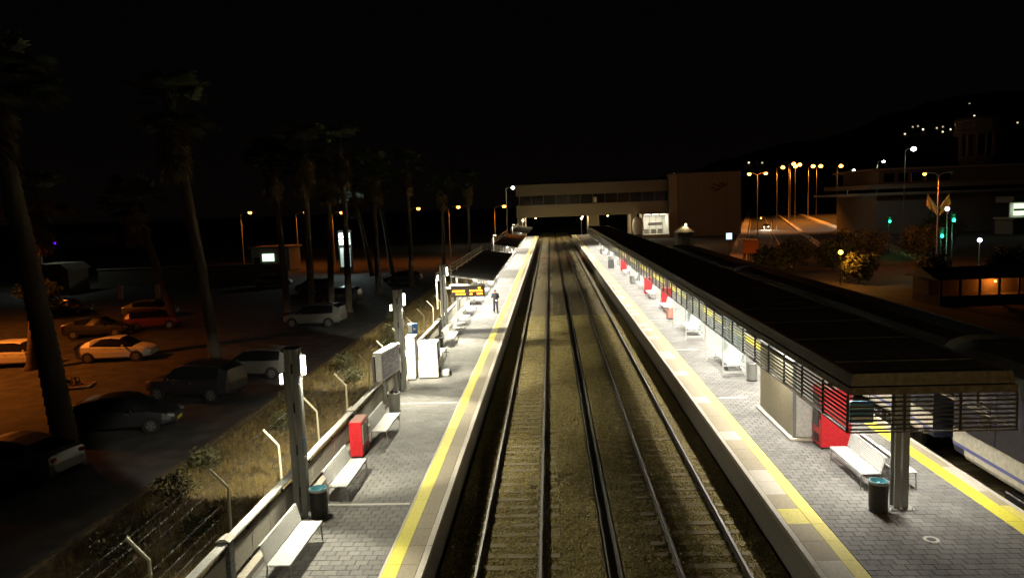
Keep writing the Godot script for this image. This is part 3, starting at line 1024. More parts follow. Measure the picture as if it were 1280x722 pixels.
func right_objects() -> void:
	var f := PY + 0.012
	make_bench("white metal bench facing the tracks beside the red machine, back to back with another", Vector3(8.12, f, -20.15), PI, "benches on the right platform")
	make_bench("white metal bench facing the train, back to back with another behind the column", Vector3(9.06, f, -20.2), 0.0, "benches on the right platform")
	make_bin("dark litter bin with turquoise liner beside the canopy's first column", Vector3(7.74, f, -17.75), M.dark_metal, M.bag)
	make_bin("pale grey litter bin between the glass shelter and the beige hut", Vector3(8.3, f, -31.2), M.galv, M.galv)
	vending("red_machine", "tall red vending machine beside the white end of the beige hut", Vector3(8.44, f, -22.65), Vector3(0.9, 1.85, 0.75), M.red, M.dark_glass, PI)
	var hs := thing("hanging_sign", "pale blue hanging sign under the near end of the canopy", "sign", Vector3(7.48, 2.87, -18.2))
	var hb := B.new()
	hb.box(Vector3(0, 0.27, 0), Vector3(0.58, 0.54, 0.1), Basis(), 0.012)
	obj("panel", hb, mat(lin(0.08, 0.24, 0.42), 0.4), hs)
	hb = B.new()
	for sy in [0.12, 0.4]: hb.box(Vector3(0, sy, 0.052), Vector3(0.5, 0.08, 0.006))
	obj("white_strip", hb, M.white, hs)
	for sx in [-0.2, 0.2]:
		hb = B.new()
		hb.cyl(Vector3(sx, 0.54, 0), Vector3(sx, 1.15, 0), 0.015, 0.015, 6)
		obj("hanger", hb, M.galv, hs)
	var lp := street_lamp("warm lamp post with a floodlight on the right platform's open near end", Vector3(9.9, f, -3.0), 6.4, Vector3(-1, 0, 0), M.warm_bulb, Color(1.0, 0.86, 0.6), 9.0, "", 1, 0.2)
	var fb := B.new()
	fb.box(Vector3(-1.6, 5.6, -0.1), Vector3(0.34, 0.26, 0.16), Basis(Vector3(1, 0, 0), -0.1), 0.02)
	obj("floodlight", fb, M.galv, lp)
	fb = B.new()
	fb.box(Vector3(-1.6, 5.6, -0.2), Vector3(0.3, 0.22, 0.02), Basis(Vector3(1, 0, 0), -0.1), 0.005)
	obj("lens", fb, M.warm_bulb, lp)
	fb = B.new()
	fb.tube([Vector3(0, 5.4, 0), Vector3(-1.6, 5.45, -0.05)], 0.03, 6)
	obj("bracket", fb, M.beige, lp)
	spot(Vector3(-1.6, 5.6, -0.26), Vector3(0.0, -0.16, -1), Color(1.0, 0.86, 0.6), 24.0, 17.0, 0.5, 0.12, lp)
	# hut with beige panels
	var t := thing("platform_hut", "beige panelled hut with a white end wall under the canopy", "hut", Vector3(7.45, f, -23.2))
	var b := B.new()
	b.span(-0.12, 1.75, 0.0, 0.09, 0.1, -3.85, 0.012)
	obj("plinth", b, M.pale, t)
	b = B.new()
	b.span(0.03, 1.62, 0.09, 2.5, -0.03, -3.7)
	obj("core", b, M.beige, t)
	for k in 3:
		b = B.new()
		b.span(0.0, 0.03, 0.12, 2.45, -0.1 - 1.2 * k, -0.1 - 1.2 * (k + 1) + 0.02, 0.006)
		obj("wall_panel", b, M.beige, t)
	b = B.new()
	b.span(0.1, 1.5, 0.12, 2.45, -0.03, -0.002, 0.006)
	obj("end_panel", b, M.white, t)
	for x in [0.0, 1.6]:
		b = B.new()
		b.span(x - 0.01, x + 0.07, 0.09, 2.48, -0.09, 0.005, 0.006)
		obj("corner_trim", b, M.galv, t)
	b = B.new()
	b.span(-0.05, 1.7, 2.5, 2.56, 0.05, -3.75, 0.01)
	obj("roof", b, M.grey_metal, t)
	glass_shelter(-32.1, -35.4, "glass wind shelter with white posts next to the grey bin", "white bench inside the glass shelter next to the grey bin")
	glass_shelter(-40.9, -45.0, "glass wind shelter with white posts before the row of red machines", "white bench inside the glass shelter before the row of red machines")
	make_bin("litter bin with pink wrapper standing by the second glass shelter", Vector3(7.6, f, -48.4), M.red_trim, M.pale)
	vending("red_machine", "red vending machine right beyond the second glass shelter", Vector3(8.2, f, -53.9), Vector3(0.7, 1.4, 0.7), M.red, M.white, PI)
	vending("red_machine", "red vending machine between two benches halfway down the platform", Vector3(8.0, f, -62.2), Vector3(0.65, 1.35, 0.7), M.red, M.white, PI)
	vending("red_machine", "red vending machine behind the black folding sign", Vector3(8.1, f, -84.0), Vector3(0.65, 1.35, 0.7), M.red, M.white, PI)
	var far := "white metal bench far down the right platform under the canopy"
	for z in [-52.0, -59.6, -66.5, -72.0, -79.0, -93.0, -101.0, -109.0, -118.0]:
		make_bench(far if z < -63.0 else ("white metal bench in front of the first red machine past the shelters" if z > -55.0 else "white metal bench just before the second red machine past the shelters"), Vector3(7.85, f, z), PI, "benches on the right platform")
	for z in [-70.2, -97.0, -113.0]: make_bin("small pale litter bin far down the right platform", Vector3(7.6, f, z), M.galv, M.pale)
	t = thing("folding_sign", "black folding sign standing open on the right platform", "sign", Vector3(7.0, f, -87.5))
	for s in [-1, 1]:
		b = B.new()
		b.box(Vector3(0, 0.5, 0.16 * s), Vector3(0.65, 1.0, 0.03), Basis(Vector3(1, 0, 0), -0.3 * s), 0.006)
		obj("leaf", b, M.black, t)

# ---------------------------------------------------------------- train beyond the right platform
func train() -> void:
	var navy := dirt(lin(0.018, 0.022, 0.075), 0.6, 0.5, M.noise)
	var blue := mat(lin(0.07, 0.08, 0.33), 0.4)
	var white := dirt(lin(0.62, 0.6, 0.54), 0.35, 0.5, noise_tex(14, 0.02, 0.8, 1.0))
	var roofm := dirt(lin(0.1, 0.1, 0.105), 0.7, 0.4, M.noise)
	var t := thing("passenger_train", "blue and white passenger train standing at the far side of the right platform", "train", Vector3(12.83, 0, -20))
	var ends := [[2.0, -21.35], [-22.5, -47.0], [-48.1, -72.6]]
	for e in ends:
		var z0: float = e[0] + 20.0; var z1: float = e[1] + 20.0
		var car := Node3D.new()
		car.name = "carriage"
		t.add_child(car, true)
		var b := B.new()
		b.prism([Vector2(-1.4, 1.05), Vector2(1.4, 1.05), Vector2(1.45, 1.25), Vector2(1.45, 3.3), Vector2(1.3, 3.75), Vector2(1.0, 4.02), Vector2(0.5, 4.15), Vector2(-0.5, 4.15), Vector2(-1.0, 4.02), Vector2(-1.3, 3.75), Vector2(-1.45, 3.3), Vector2(-1.45, 1.25)], 2, z0, z1)
		obj("body", b, navy, car)
		b = B.new()
		b.prism([Vector2(-1.455, 3.35), Vector2(-1.31, 3.76), Vector2(-1.01, 4.03), Vector2(-0.5, 4.165), Vector2(0.5, 4.165), Vector2(1.01, 4.03), Vector2(1.31, 3.76), Vector2(1.455, 3.35), Vector2(1.3, 3.3), Vector2(-1.3, 3.3)], 2, z0 + 0.004, z1 - 0.004)
		obj("roof", b, roofm, car)
		for s in [-1, 1]:
			b = B.new()
			b.prism([Vector2(1.35 * s, 1.34), Vector2(1.462 * s, 1.34), Vector2(1.462 * s, 1.76), Vector2(1.35 * s, 1.76)], 2, z0 - 0.003, z1 + 0.003)
			obj("side_band", b, white, car)
			b = B.new()
			b.prism([Vector2(1.35 * s, 1.24), Vector2(1.464 * s, 1.24), Vector2(1.464 * s, 1.338), Vector2(1.35 * s, 1.338)], 2, z0 - 0.003, z1 + 0.003)
			obj("stripe", b, blue, car)
			b = B.new()
			b.prism([Vector2(1.2 * s, 0.98), Vector2(1.40 * s, 0.98), Vector2(1.462 * s, 1.1), Vector2(1.462 * s, 1.238), Vector2(1.2 * s, 1.238)], 2, z0 - 0.6, z1 + 0.6)
			obj("skirt", b, white, car)
		var z := z0 - 3.2
		while z > z1 + 3.5:
			for s in ([-1, 1] if z0 > 10.0 else [-1]):
				b = B.new()
				b.span(1.448 * s, 1.472 * s, 2.02, 2.85, z, z - 1.35, 0.01)
				var wf := obj("window", b, M.black, car)
				b = B.new()
				b.span(1.462 * s, 1.478 * s, 2.08, 2.79, z - 0.06, z - 1.29, 0.008)
				obj("pane", b, mat(lin(0.16, 0.15, 0.10), 0.1), wf)
			z -= 1.95
		for zz in [z0 - 1.0, z1 + 2.0]:
			b = B.new()
			b.span(-1.468, -1.44, 1.775, 3.2, zz, zz - 0.9, 0.01)
			var d := obj("door", b, navy, car)
			b = B.new()
			b.span(-1.478, -1.462, 2.1, 2.8, zz - 0.2, zz - 0.7, 0.008)
			obj("pane", b, M.dark_glass, d)
		# running gear
		for zz in [z0 - 3.6, z1 + 3.6]:
			b = B.new()
			b.span(-1.15, 1.15, 0.42, 0.7, zz - 1.35, zz + 1.35, 0.04)
			for s in [-1, 1]:
				b.span(1.0 * s, 1.18 * s, 0.35, 0.62, zz - 1.6, zz + 1.6, 0.03)
				for k in 4: b.lathe([[0.1, 0.6 + 0.06 * k], [0.13, 0.63 + 0.06 * k], [0.1, 0.66 + 0.06 * k]], 12, Vector3(1.2 * s, 0, zz - 0.25 + 0.0))
				for k in 4: b.lathe([[0.1, 0.6 + 0.06 * k], [0.13, 0.63 + 0.06 * k], [0.1, 0.66 + 0.06 * k]], 12, Vector3(1.2 * s, 0, zz + 0.25))
			var bg := obj("bogie", b, M.dark_metal, car)
			for dz in [-1.25, 1.25]:
				b = B.new()
				b.cyl(Vector3(-0.82, 0.46, zz + dz), Vector3(-0.68, 0.46, zz + dz), 0.46, 0.46, 20)
				b.cyl(Vector3(0.68, 0.46, zz + dz), Vector3(0.82, 0.46, zz + dz), 0.46, 0.46, 20)
				b.cyl(Vector3(-0.7, 0.46, zz + dz), Vector3(0.7, 0.46, zz + dz), 0.09, 0.09, 10)
				obj("wheelset", b, M.grey_metal, bg)
		b = B.new()
		var zb := z0 - 7.0
		while zb > z1 + 7.0:
			b.span(-1.25, -0.5, 0.45 + rng.randf() * 0.15, 0.97, zb, zb - rng.randf_range(0.7, 1.6), 0.03)
			zb -= 2.1
		obj("equipment_box", b, M.dark_metal, car)
		b = B.new()
		b.span(-0.6, 0.6, 1.1, 3.4, z1 - 0.02, z1 - 0.5, 0.05)
		obj("gangway", b, M.black, car)
		for s in [-0.85, 0.85]:
			b = B.new()
			b.cyl(Vector3(s, 1.0, z1), Vector3(s, 1.0, z1 - 0.45), 0.1, 0.1, 12)
			b.cyl(Vector3(s, 1.0, z1 - 0.45), Vector3(s, 1.0, z1 - 0.5), 0.2, 0.2, 16)
			obj("buffer", b, M.grey_metal, car)

# ---------------------------------------------------------------- canopies on the left platform
func left_shelters() -> void:
	var labs := ["dark sloping canopy over the left platform just past the departure board", "second dark canopy along the left platform, before the far one", "farthest dark canopy on the left platform beside the footbridge"]
	var spans := [[-50.0, -77.5], [-90.0, -122.0], [-134.0, -168.0]]
	for i in 3:
		var z0: float = spans[i][0]; var z1: float = spans[i][1]
		var t := thing("small_canopy", labs[i], "canopy", Vector3(-5.4, PY, z0))
		var o := -t.position
		var b := B.new()
		b.prism([Vector2(-6.95, 3.86), Vector2(-4.05, 3.46), Vector2(-4.05, 3.54), Vector2(-6.95, 3.94)], 2, z0, z1)
		obj("roof", b, M.roof, t).position = o
		b = B.new()
		b.span(-4.05, -4.0, 3.42, 3.56, z0 + 0.02, z1 - 0.02, 0.006)
		obj("edge_trim", b, M.brown_metal, t).position = o
		b = B.new()
		b.prism([Vector2(-6.9, 3.815), Vector2(-4.1, 3.43), Vector2(-4.1, 3.455), Vector2(-6.9, 3.84)], 2, z0 - 0.05, z1 + 0.05)
		obj("ceiling", b, M.soffit, t).position = o
		var z := z0 - 1.5
		while z > z1:
			b = B.new()
			b.span(-6.72, -6.56, PY, 3.82, z - 0.08, z + 0.08, 0.01)
			obj("column", b, M.galv, t).position = o
			z -= 6.0
		z = z0 + 4.0 if i == 0 else z0
		while z > z1:
			b = B.new()
			b.span(-7.25, -7.17, PY + 0.2 if i > 0 or z < z0 else 2.2, 4.5, z - 0.04, z + 0.04, 0.008)
			obj("trellis_post", b, M.beige, t).position = o
			z -= 3.4
		for y in [4.0, 4.25, 4.47]:
			b = B.new()
			b.span(-7.16, -7.1, y - 0.05, y + 0.05, (z0 + 4.2) if i == 0 else z0, z1, 0.006)
			obj("trellis_rail", b, M.beige, t).position = o
		z = z0 - 2.0
		while z > z1:
			var l := thing("canopy_luminaire", "slim white strip light fixed under the left platform's canopies", "light", Vector3(-5.3, 3.56, z), 0.0, "strip lights under the left canopies")
			var h := B.new()
			h.span(-0.13, 0.13, -0.05, -0.002, -0.74, 0.74, 0.01)
			for s in [-1, 1]: h.span(0.12 * s, 0.132 * s, -0.18, -0.04, -0.74, 0.74)
			obj("housing", h, M.white, l)
			h = B.new()
			h.span(-0.06, 0.06, -0.066, -0.051, -0.68, 0.68, 0.005)
			obj("tube", h, M.tube, l)
			area(Vector3(0, -0.08, 0), Vector2(0.12, 1.36), COOLW, 52.0, l)
			z -= 5.0
		z = z0 - 3.0
		while z > z1:
			make_bench("white metal bench under the dark canopies of the left platform", Vector3(-5.84, PY + 0.012, z))
			z -= 6.0
	# floodlit columns between the canopies
	for z in [-84.0, -128.0, -176.0]:
		var c := thing("lamp_post", "slim grey floodlight post between the left platform's dark canopies", "lamp post", Vector3(-6.5, PY + 0.012, z), 0.0, "posts between the left canopies")
		var b := B.new()
		b.cyl(Vector3.ZERO, Vector3(0, 4.6, 0), 0.09, 0.07, 10)
		obj("pole", b, M.galv, c)
		b = B.new()
		b.span(0.02, 0.42, 4.45, 4.55, -0.1, 0.1, 0.02)
		var hd := obj("head", b, M.galv, c)
		b = B.new()
		b.span(0.06, 0.4, 4.425, 4.449, -0.08, 0.08, 0.01)
		obj("lens", b, M.tube, hd)
		spot(Vector3(0.24, 4.4, 0), Vector3(0.2, -1, 0), WARMW, 90.0, 65.0, 0.3, 0.1, c)

# ---------------------------------------------------------------- bridge and station building across the tracks
func footbridge() -> void:
	var z0 := -188.0
	var t := thing("station_bridge", "long enclosed footbridge with a dark window band crossing the tracks", "footbridge", Vector3(10, 0, z0))
	var o := -t.position
	var b := B.new()
	b.span(-8.4, 29.4, 5.35, 8.2, z0, z0 - 9.0, 0.05)
	obj("lower_wall", b, M.facade, t).position = o
	b = B.new()
	b.span(-8.4, 29.4, 10.75, 13.3, z0 - 0.02, z0 - 9.0, 0.05)
	obj("upper_wall", b, M.facade2, t).position = o
	b = B.new()
	b.span(-8.6, 29.4, 13.3, 13.55, z0 + 0.15, z0 - 9.2, 0.04)
	obj("roof", b, M.facade2, t).position = o
	b = B.new()
	b.span(-8.5, 29.4, 8.2, 8.42, z0 + 0.12, z0 - 0.6, 0.03)
	obj("sill", b, M.facade, t).position = o
	b = B.new()
	b.span(-8.0, 29.4, 8.2, 10.75, z0 - 5.0, z0 - 5.4)
	obj("inner_wall", b, M.facade2, t).position = o
	var x := -7.6
	while x < 29.0:
		b = B.new()
		b.span(x + 0.06, x + 3.0, 8.42, 10.72, z0 - 0.3, z0 - 0.33)
		var g := obj("window", b, M.dark_glass, t)
		g.position = o
		b = B.new()
		b.span(x - 0.07, x + 0.05, 8.42, 10.74, z0 - 0.22, z0 - 0.4)
		obj("mullion", b, M.facade2, g)
		x += 3.07
	for p in [[-8.3, -6.2], [9.6, 12.3], [20.2, 21.8]]:
		b = B.new()
		b.span(p[0], p[1], -0.6, 5.35, z0 - 0.4, z0 - 8.5, 0.05)
		obj("pier", b, M.facade, t).position = o
	b = B.new()
	b.span(11.0, 11.8, 8.6, 9.9, z0 + 0.02, z0 - 0.1, 0.01)
	obj("notice_panel", b, M.coping, t).position = o
	for l in [[-3.6, 5.3, 0.0], [8.2, 5.3, 0.0], [14.5, 5.3, 0.0]]:
		var lt := thing("bridge_lamp", "small white lamp under the footbridge edge", "lamp", Vector3(l[0], l[1], z0 - 0.6), 0.0, "lamps under the footbridge")
		b = B.new()
		b.ball(Vector3(0, -0.16, 0), Vector3(0.2, 0.15, 0.2), 12, 8)
		obj("bulb", b, M.warm_bulb, lt)
		b = B.new()
		b.cyl(Vector3(0, -0.04, 0), Vector3(0, 0.05, 0), 0.1, 0.1, 10)
		obj("mount", b, M.grey_metal, lt)
		omni(Vector3(0, -0.16, 0), Color(1.0, 0.9, 0.7), 40.0, 0.15, lt)
	for e in [[-6.3, "globe lamp post at the far end of the left platform"], [7.3, "globe lamp post at the far end of the right platform"]]:
		var gp := thing("globe_post", e[1], "lamp post", Vector3(e[0], PY + 0.012, -174.0))
		b = B.new()
		b.cyl(Vector3.ZERO, Vector3(0, 4.0, 0), 0.08, 0.06, 10)
		obj("pole", b, M.galv, gp)
		b = B.new()
		b.ball(Vector3(0, 4.2, 0), Vector3(0.24, 0.24, 0.24), 14, 8)
		obj("globe", b, M.warm_bulb, gp)
		omni(Vector3(0, 4.2, 0), Color(1.0, 0.88, 0.64), 17.0, 0.2, gp)
	# station building block
	t = thing("station_building", "tall blank brown station building block at the end of the footbridge", "building", Vector3(38, -0.6, -185))
	o = -t.position
	b = B.new()
	b.span(29.5, 46.6, -0.6, 14.6, -185.0, -205.0, 0.06)
	obj("wall", b, M.facade2, t).position = o
	b = B.new()
	b.span(29.3, 46.8, 14.6, 14.9, -184.8, -205.2, 0.03)
	obj("parapet", b, M.facade2, t).position = o
	b = B.new()
	b.span(29.35, 31.2, -0.6, 14.5, -184.75, -185.4, 0.03)
	obj("pilaster", b, M.facade, t).position = o
	b = B.new()
	for k in 9: b.box(Vector3(41.2 + rng.randf_range(-1.7, 1.7), 11.4 + rng.randf_range(-0.8, 0.8), -184.95), Vector3(rng.randf_range(0.7, 1.9), rng.randf_range(0.2, 0.5), 0.12), Basis(Vector3(0, 0, 1), rng.randf_range(-0.4, 0.4)), 0.02)
	obj("emblem", b, M.black, t).position = o
	for k in 4:
		b = B.new()
		b.span(33.0 + 3.4 * k, 33.05 + 3.4 * k, -0.4, 14.4, -184.97, -185.05)
		obj("wall_joint", b, M.black, t).position = o
	# lit hall beneath
	t = thing("lit_hall", "brightly lit glazed ticket hall below the footbridge", "building", Vector3(25.5, -0.6, -184))
	o = -t.position
	b = B.new()
	b.span(22.0, 29.0, -0.6, 0.3, -183.0, -190.0)
	obj("floor", b, M.concrete, t).position = o
	b = B.new()
	b.span(22.4, 29.0, 0.3, 5.2, -189.6, -189.9)
	obj("back_wall", b, M.white, t).position = o
	for e in [22.4, 28.8]:
		b = B.new()
		b.span(e, e + 0.2, 0.3, 5.2, -183.4, -189.6)
		obj("side_wall", b, M.white, t).position = o
	b = B.new()
	b.span(22.3, 29.1, 5.2, 5.34, -183.3, -190.0)
	obj("ceiling", b, M.white, t).position = o
	for k in 3:
		b = B.new()
		b.span(23.2 + 1.9 * k, 24.7 + 1.9 * k, 5.1, 5.19, -185.0, -185.3, 0.01)
		obj("ceiling_lamp", b, M.tube, t).position = o
	area(Vector3(25.6, 5.0, -186.6) + o, Vector2(5.0, 2.0), WARMW, 40.0, t)
	b = B.new()
	b.span(24.3, 27.8, 2.4, 3.2, -186.5, -186.8, 0.03)
	obj("hanging_sign", b, M.galv, t).position = o
	for k in 3:
		b = B.new()
		b.span(23.4 + 1.7 * k, 24.6 + 1.7 * k, 0.3, 1.5, -187.6, -188.2, 0.03)
		obj("ticket_gate", b, M.galv, t).position = o
	for k in 4:
		b = B.new()
		b.span(22.6 + 1.55 * k, 22.68 + 1.55 * k, 0.3, 5.2, -183.45, -183.55)
		obj("mullion", b, M.galv, t).position = o
	# white round tank beside it
	t = thing("round_booth", "round white booth glowing beside the lit hall", "booth", Vector3(21.3, 0.6, -182.5))
	b = B.new()
	b.lathe([[0.0, 0.0], [1.0, 0.0], [1.35, 0.9], [1.4, 2.4], [1.15, 3.6], [0.5, 4.1], [0.0, 4.15]], 20)
	obj("shell", b, M.white, t)
	b = B.new()
	b.cyl(Vector3(0, -1.2, 0), Vector3(0, 0.0, 0), 0.9, 1.0, 16)
	obj("base", b, M.grey_metal, t)
	# wall lamp shed
	t = thing("equipment_shed", "low green-grey shed with a lamp on its gable beyond the tracks", "shed", Vector3(26.9, -0.6, -150))
	b = B.new()
	b.span(-1.6, 1.6, 0.0, 2.6, 0.0, -3.5, 0.03)
	obj("wall", b, M.facade2, t)
	b = B.new()
	b.prism([Vector2(-1.8, 2.6), Vector2(1.8, 2.6), Vector2(0, 3.9)], 2, 0.15, -3.7)
	obj("roof", b, M.concrete, t)
	b = B.new()
	b.span(-0.8, 0.8, 0.8, 2.0, 0.005, 0.06, 0.01)
	obj("hatch", b, M.dark_metal, t)
	b = B.new()
	b.ball(Vector3(0, 4.15, 0.25), Vector3(0.2, 0.2, 0.2), 12, 8)
	obj("lamp", b, M.warm_bulb, t)
	omni(Vector3(0, 4.15, 0.25), Color(1.0, 0.88, 0.65), 14.0, 0.15, t)

# ---------------------------------------------------------------- car park
func make_car(label: String, at: Vector3, turn: float, kind: String, paint: Material, lights := 0.0) -> Node3D:   # nose towards +x
	var t := thing("parked_car" if lights <= 0.0 else "road_car", label, "car", at, turn, "cars in the car park" if lights <= 0.0 else "")
	# stations: x, sill y, belt y, top y, half width at belt, half width at roof
	var S: Array
	if kind == "sedan":
		S = [[-2.22, 0.45, 0.72, 0.74, 0.62, 0.5], [-2.14, 0.3, 0.98, 1.04, 0.78, 0.64], [-1.92, 0.24, 1.0, 1.12, 0.85, 0.64], [-1.25, 0.22, 0.99, 1.36, 0.88, 0.6], [-0.55, 0.22, 0.96, 1.47, 0.88, 0.6], [0.0, 0.22, 0.93, 1.49, 0.88, 0.62], [0.5, 0.22, 0.9, 1.42, 0.88, 0.6], [1.25, 0.22, 0.88, 0.95, 0.87, 0.64], [1.85, 0.24, 0.78, 0.83, 0.82, 0.6], [2.15, 0.28, 0.64, 0.68, 0.7, 0.5], [2.25, 0.36, 0.55, 0.57, 0.55, 0.4]]
	elif kind == "suv":
		S = [[-2.25, 0.5, 0.85, 0.9, 0.74, 0.6], [-2.18, 0.38, 1.1, 1.5, 0.84, 0.66], [-1.75, 0.32, 1.1, 1.68, 0.9, 0.68], [-0.7, 0.3, 1.06, 1.74, 0.91, 0.7], [0.1, 0.3, 1.04, 1.74, 0.91, 0.7], [0.55, 0.3, 1.03, 1.62, 0.91, 0.68], [1.15, 0.3, 1.02, 1.1, 0.9, 0.7], [1.85, 0.32, 0.96, 1.02, 0.86, 0.66], [2.18, 0.38, 0.8, 0.84, 0.76, 0.6], [2.27, 0.45, 0.62, 0.65, 0.6, 0.5]]
	else:
		S = [[-1.98, 0.45, 0.85, 0.9, 0.66, 0.55], [-1.9, 0.32, 1.0, 1.3, 0.78, 0.62], [-1.55, 0.26, 1.0, 1.5, 0.84, 0.63], [-0.7, 0.24, 0.97, 1.56, 0.86, 0.65], [0.05, 0.24, 0.95, 1.55, 0.86, 0.65], [0.45, 0.24, 0.94, 1.46, 0.86, 0.63], [1.2, 0.24, 0.92, 0.99, 0.85, 0.65], [1.65, 0.26, 0.82, 0.87, 0.8, 0.6], [1.92, 0.3, 0.66, 0.7, 0.68, 0.5], [2.0, 0.38, 0.56, 0.58, 0.55, 0.42]]
	var ring := func(s: Array) -> Array:
		var x: float = s[0]; var y0: float = s[1]; var yb: float = s[2]; var yt: float = s[3]; var wb: float = s[4]; var wr: float = s[5]
		var out: Array = []
		for e in [[wb * 0.8, y0], [wb * 0.97, y0 + 0.1], [wb, lerpf(y0, yb, 0.55)], [wb * 0.985, yb - 0.05], [wb * 0.95, yb], [lerpf(wb * 0.95, wr, 0.9), lerpf(yb, yt, 0.88)], [wr * 0.9, yt - 0.012], [wr * 0.5, yt + 0.004]]:
			out.append(Vector3(x, e[1], e[0]))
		for i in range(7, -1, -1): out.append(Vector3(out[i].x, out[i].y, -out[i].z))
		return out
	var body := B.new()
	var glass_side := [B.new(), B.new()]
	var screens := [B.new(), B.new()]
	for i in S.size() - 1:
		var a: Array = ring.call(S[i]); var c: Array = ring.call(S[i + 1])
		var inner := Vector3((S[i][0] + S[i + 1][0]) * 0.5, 0.6, 0)
		var tall0: float = S[i][3] - S[i][2]; var tall1: float = S[i + 1][3] - S[i + 1][2]
		for k in 15:
			var dest := body
			if (k == 4 or k == 10) and tall0 > 0.3 and S[i][0] > -1.8:
				dest = glass_side[0 if k == 4 else 1]
			if k >= 5 and k <= 9:
				if tall0 > 0.35 and tall1 < 0.2: dest = screens[0]
				elif tall1 > 0.3 and (tall0 < 0.25 or (kind != "sedan" and i == 1)) and i >= 1: dest = screens[1]
			dest.quad(a[k], c[k], c[k + 1], a[k + 1], inner)
		if i == 0:
			for k in range(1, 15): body.tri(a[0], a[k], a[k + 1], inner)
		if i == S.size() - 2:
			for k in range(1, 15): body.tri(c[0], c[k], c[k + 1], inner)
	obj("body", body, paint, t)
	for g in glass_side: obj("side_window", g, M.dark_glass, t)
	obj("windscreen", screens[0], M.dark_glass, t)
	if screens[1].v.size(): obj("rear_window", screens[1], M.dark_glass, t)
	var xe: float = S[S.size() - 1][0]; var xr: float = S[0][0]; var wb: float = S[4][4]
	var wheel_r := 0.31 if kind != "suv" else 0.36
	for x in [xr + 0.85, xe - 0.82]:
		for s in [-1, 1]:
			var b := B.new()
			b.cyl(Vector3(x, wheel_r, s * (wb - 0.1)), Vector3(x, wheel_r, s * (wb + 0.006)), wheel_r + 0.055, wheel_r + 0.055, 22)
			obj("wheel_arch", b, M.black, t)
			b = B.new()
			b.lathe([[0.0, -0.1], [wheel_r - 0.03, -0.1], [wheel_r, -0.07], [wheel_r, 0.07], [wheel_r - 0.03, 0.1], [wheel_r * 0.66, 0.1]], 22, Vector3(x, wheel_r, s * (wb - 0.075)), Basis(Vector3(1, 0, 0), PI / 2 * s))
			var w := obj("wheel", b, M.tyre, t)
			b = B.new()
			b.cyl(Vector3(x, wheel_r, s * (wb + 0.005)), Vector3(x, wheel_r, s * (wb + 0.028)), wheel_r * 0.66, wheel_r * 0.6, 16)
			obj("rim", b, M.rim, w)
			b = B.new()
			for k in 5:
				var an := TAU * k / 5.0 + 0.3
				b.box(Vector3(x + cos(an) * wheel_r * 0.4, wheel_r + sin(an) * wheel_r * 0.4, s * (wb + 0.03)), Vector3(wheel_r * 0.22, wheel_r * 0.16, 0.012), Basis(Vector3(0, 0, 1), an))
			obj("rim_slot", b, M.black, w)
	for s in [-1, 1]:
		var b := B.new()
		b.box(Vector3(xe - 0.16, 0.66 if kind != "suv" else 0.82, s * 0.56), Vector3(0.3, 0.12, 0.26), Basis(Vector3(0, 1, 0), 0.45 * s) * Basis(Vector3(0, 0, 1), -0.3), 0.03)
		obj("headlight", b, M.white_bulb if lights > 0.0 else M.rim, t)
		b = B.new()
		b.box(Vector3(xr + 0.07, 0.88, s * 0.58), Vector3(0.14, 0.13, 0.24), Basis(Vector3(0, 1, 0), -0.3 * s), 0.03)
		obj("taillight", b, mat(lin(0.35, 0.02, 0.015), 0.25), t)
		b = B.new()
		b.box(Vector3(0.75, S[5][2] + 0.07, s * (wb + 0.09)), Vector3(0.1, 0.12, 0.18), Basis(), 0.03)
		obj("mirror", b, paint, t)
		b = B.new()
		b.box(Vector3(-0.35, S[4][2] - 0.14, s * (wb * 0.99 + 0.008)), Vector3(0.17, 0.025, 0.02), Basis(), 0.006)
		b.box(Vector3(0.55, S[4][2] - 0.15, s * (wb * 0.99 + 0.008)), Vector3(0.17, 0.025, 0.02), Basis(), 0.006)
		obj("door_handle", b, M.rim, t)
		if lights > 0.0: spot(Vector3(xe + 0.1, 0.66, s * 0.56), Vector3(1, -0.08, 0), Color(1.0, 0.93, 0.8), lights, 40.0, 0.6, 0.08, t)
	var b2 := B.new()
	b2.box(Vector3(xe - 0.02, 0.42, 0), Vector3(0.06, 0.11, 0.5), Basis(), 0.006)
	obj("number_plate", b2, M.yellow, t)
	b2 = B.new()
	b2.box(Vector3(xe - 0.06, 0.3, 0), Vector3(0.1, 0.12, 0.9), Basis(), 0.02)
	obj("grille", b2, M.black, t)
	return t

func street_lamp(label: String, at: Vector3, h: float, dir: Vector3, bulb: Material, c: Color, e: float, group: String, arms := 1, size := 0.22, open_globe := false, cone := 76.0) -> Node3D:
	var t := thing("street_lamp", label, "street lamp", at, 0.0, group)
	var b := B.new()
	b.cyl(Vector3.ZERO, Vector3(0, h - 0.3, 0), 0.11, 0.06, 10)
	obj("pole", b, M.beige, t)
	for k in arms:
		var d := dir * (1.0 if k == 0 else -1.0)
		b = B.new()
		b.tube([Vector3(0, h - 0.35, 0), d * 0.5 + Vector3(0, h, 0), d * 1.4 + Vector3(0, h + 0.05, 0)], 0.04, 8)
		var arm := obj("arm", b, M.beige, t)
		b = B.new()
		b.ball(d * 1.6 + Vector3(0, h + 0.1, 0), Vector3(0.3, 0.1, 0.3), 12, 6)
		obj("hood", b, M.galv, arm)
		b = B.new()
		b.ball(d * 1.6 + Vector3(0, h - 0.08, 0), Vector3(size, size * 0.8, size), 12, 8)
		obj("bulb", b, bulb, arm)
		if open_globe: omni(d * 1.6 + Vector3(0, h - 0.14 - size * 0.8, 0), c, e, 0.1, t)
		elif e > 0.0: spot(d * 1.6 + Vector3(0, h - 0.14 - size * 0.8, 0), Vector3(0.001, -1, 0), c, e, cone, 0.5, 0.1, t)
	return t

